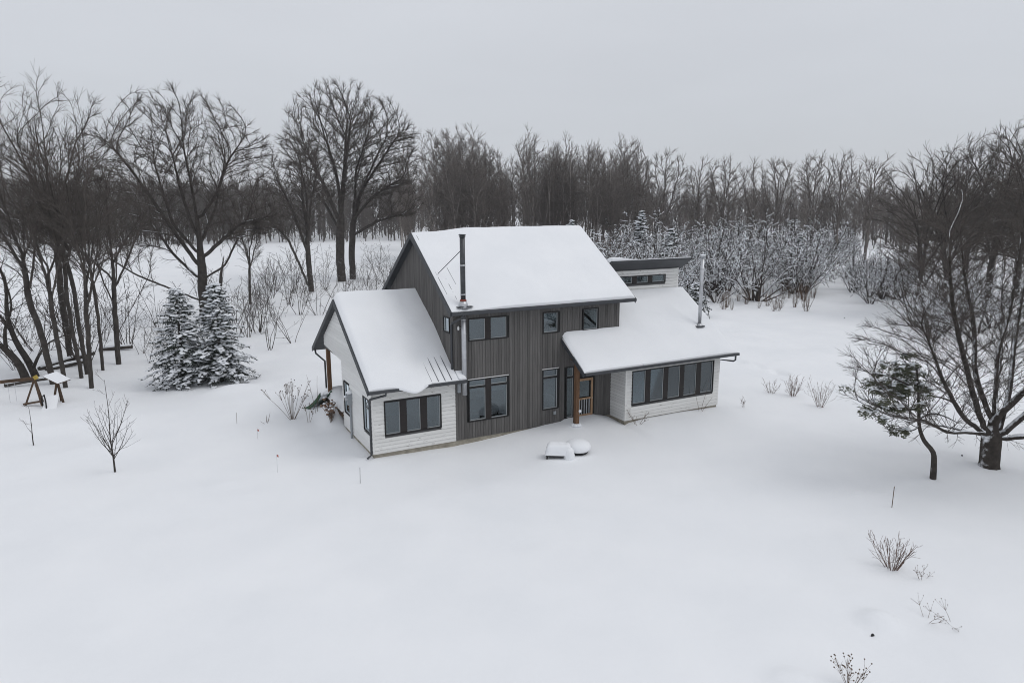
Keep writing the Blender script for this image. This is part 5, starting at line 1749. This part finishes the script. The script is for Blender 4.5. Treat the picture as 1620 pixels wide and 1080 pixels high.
mb = MB(); mb.lathe([(.58, .28), (.635, .33), (.64, .42), (.58, .53), (.42, .62), (.2, .665), (.001, .67)], 28)
r3 = random.Random(2); mb.v = [(x * (1 + .03 * fbm(x * 2, y * 2)), y * (1 + .03 * fbm(x * 2, y * 2, 4)), z + .02 * fbm(x * 3, y * 3, 1)) for x, y, z in mb.v]
mb.build('settled_snow', M['roof_snow'], fp, True)

# --- marker stakes
def stake(x, y, h, label, flag=None, mat='stalk', r_=.008):
    mb = MB(); mb.tube([(0, 0, -.2), (.02, 0, h)], r_, 6)
    o_ = mb.build('marker_stake', M[mat]); o_.location = g3(x, y, 0); tag(o_, label, 'stake')
    if flag:
        f_ = MB(); f_.hexa([(.02, -.004, h - .09), (.09, -.004, h - .12), (.09, .004, h - .12), (.02, .004, h - .09), (.02, -.004, h), (.08, -.004, h - .03), (.08, .004, h - .03), (.02, .004, h)])
        f_.build('flag', M[flag], o_)
stake(-7.2, .8, .72, 'thin wire marker with a red flag in the yard left of the white wing', 'red_flag', 'sash', .005)
stake(-7.3, 5.1, .45, 'red-flagged marker nearer the flower stalks', 'red_flag', 'sash', .005)
stake(-7.84, 7.76, .55, 'thin dark marker stem at the far left of the flower stalks')
stake(-4.67, -1.79, .62, 'thin dark marker in the snow below the white wing corner', None, 'black_metal', .009)
stake(5.44, -.7, .55, 'short dark stake left of the entrance post', None, 'timber_old', .014)
stake(10.58, -12.59, .75, 'thin dark stake alone in the snow below the leaning cedar', None, 'stalk', .014)
for (x, y, lb) in ((17.35, -11.0, 'dark stone tip showing in the snow left of the near maple trunk'), (3.51, -16.89, 'dark stone tip in the round snow mound at the lower right'), (44.6, 15.0, 'dark post stub beside the snowy path')):
    mb = MB(); mb.blob((0, 0, .0), .045, .03, .045, rnd, .4, 7, 5, -.5); o_ = mb.build('stone', M['black_metal']); o_.location = g3(x, y, .02); tag(o_, lb, 'stone')

# --- wooden play set at the far left
ps = empty('play_set', g3(-16.6, 16.6), RZ); tag(ps, 'old wooden swing frame with a snowy roof panel and slide', 'play set')
mb = MB(); mb.bar((.12, 0, 1.42), (-3.6, -.2, 1.05), .11, .16); mb.build('swing_beam', M['timber_old'], ps)
mb = MB(); mb.bar((.06, 0, 1.42), (.2, 0, 1.50), .13, .2); mb.build('beam_end', M['yellow'], ps)
for a in ((-.45, -.3), (.5, -.3), (.0, .5)):
    mb = MB(); mb.bar((.05, 0, 1.38), (a[0], a[1], -.1), .09); mb.build('leg', M['timber_old'], ps)
mb = MB(); mb.bar((-.45, -.32, .12), (.5, -.32, .28), .14, .08); mb.build('seat', M['timber_old'], ps)
for a in ((.6, .4), (.85, .7), (1.15, .4)):
    mb = MB(); mb.bar((.88, .5, 1.2), (a[0], a[1], -.1), .08); mb.build('leg', M['timber_old'], ps)
pan = MB(); pan.hexa([(.38, .2, 1.42), (1.15, .1, 1.06), (1.4, .8, 1.12), (.65, .9, 1.48), (.38, .2, 1.46), (1.15, .1, 1.10), (1.4, .8, 1.16), (.65, .9, 1.52)])
pn2 = pan.build('roof_panel', M['timber_old'], ps)
pan = MB(); pan.hexa([(.37, .19, 1.465), (1.16, .09, 1.105), (1.41, .81, 1.165), (.64, .91, 1.525), (.40, .22, 1.51), (1.13, .12, 1.15), (1.38, .78, 1.21), (.67, .88, 1.57)])
pan.build('settled_snow', M['branch_snow'], pn2)
mb = MB(); mb.hexa([(.75, -.2, .42), (1.15, .1, .45), (1.9, -1.5, -.2), (1.2, -1.7, -.2), (.75, -.2, .50), (1.15, .1, .53), (1.9, -1.5, -.1), (1.2, -1.7, -.1)]); mb.build('slide', M['roof_snow'], ps)
mb = MB(); mb.tube([(.75, -.6, -.1), (.62, -.5, .5), (.85, -.6, .68), (1.1, -.9, .45), (1.3, -1.2, -.1)], .035, 8); mb.build('hoop_rail', M['black_metal'], ps, True)
for xx in (-1.3, -.95, -2.0, -2.4):
    mb = MB(); mb.tube([(xx, -.1, 1.3 + xx * .1), (xx, -.1, .15)], .008, 5); mb.build('chain', M['steel'], ps)
# fallen logs
for i, (x0, y0, x1, y1, z0_, z1_, r0, lb) in enumerate([
    (-17.4, 25.6, -14.4, 27.2, .05, .5, .16, 'upper snow-topped fallen log between the left grove trunks'),
    (-17.0, 25.2, -14.6, 26.2, .0, .22, .14, 'lower snow-topped fallen log between the left grove trunks'),
    (-14.3, 31.0, -12.2, 30.4, .05, .2, .16, 'short fallen log behind the forked tree of the left grove'),
    (-18.6, 21.4, -16.2, 21.0, .1, .35, .10, 'snowy log lying behind the swing beam')]):
    g_ = ground_z(x0, y0)
    lg = empty('fallen_log', (x0, y0, g_)); tag(lg, lb, 'log')
    dx, dy = x1 - x0, y1 - y0
    mb = MB(); mb.tube([(0, 0, z0_), (dx * .5, dy * .5, (z0_ + z1_) / 2 + .04), (dx, dy, z1_)], [r0, r0 * .95, r0 * .8], 9); mb.build('log', M['bark'], lg, True)
    mb = MB(); mb.tube([(dx * .03, dy * .03, z0_ + r0 * .75), (dx * .5, dy * .5, (z0_ + z1_) / 2 + .04 + r0 * .75), (dx * .97, dy * .97, z1_ + r0 * .65)], [r0 * .7, r0 * .75, r0 * .6], 8); mb.build('settled_snow', M['branch_snow'], lg, True)

# --- winter haze
HAZE = True
if HAZE:
    mb = MB(); mb.box(-330, 330, -60, 400, -2.2, 34.0)
    hz = mb.build('haze', M['snow'])
    m = bpy.data.materials.new('haze_air'); m.use_nodes = True
    m.node_tree.nodes.clear()
    out = m.node_tree.nodes.new('ShaderNodeOutputMaterial')
    pv = m.node_tree.nodes.new('ShaderNodeVolumePrincipled')
    pv.inputs['Color'].default_value = (0.90, 0.93, 0.97, 1)
    pv.inputs['Density'].default_value = 0.00045
    pv.inputs['Anisotropy'].default_value = 0.2
    m.node_tree.links.new(pv.outputs[0], out.inputs['Volume'])
    hz.data.materials.clear(); hz.data.materials.append(m)
    tag(hz, 'thin grey winter haze over the whole place', kind='stuff')
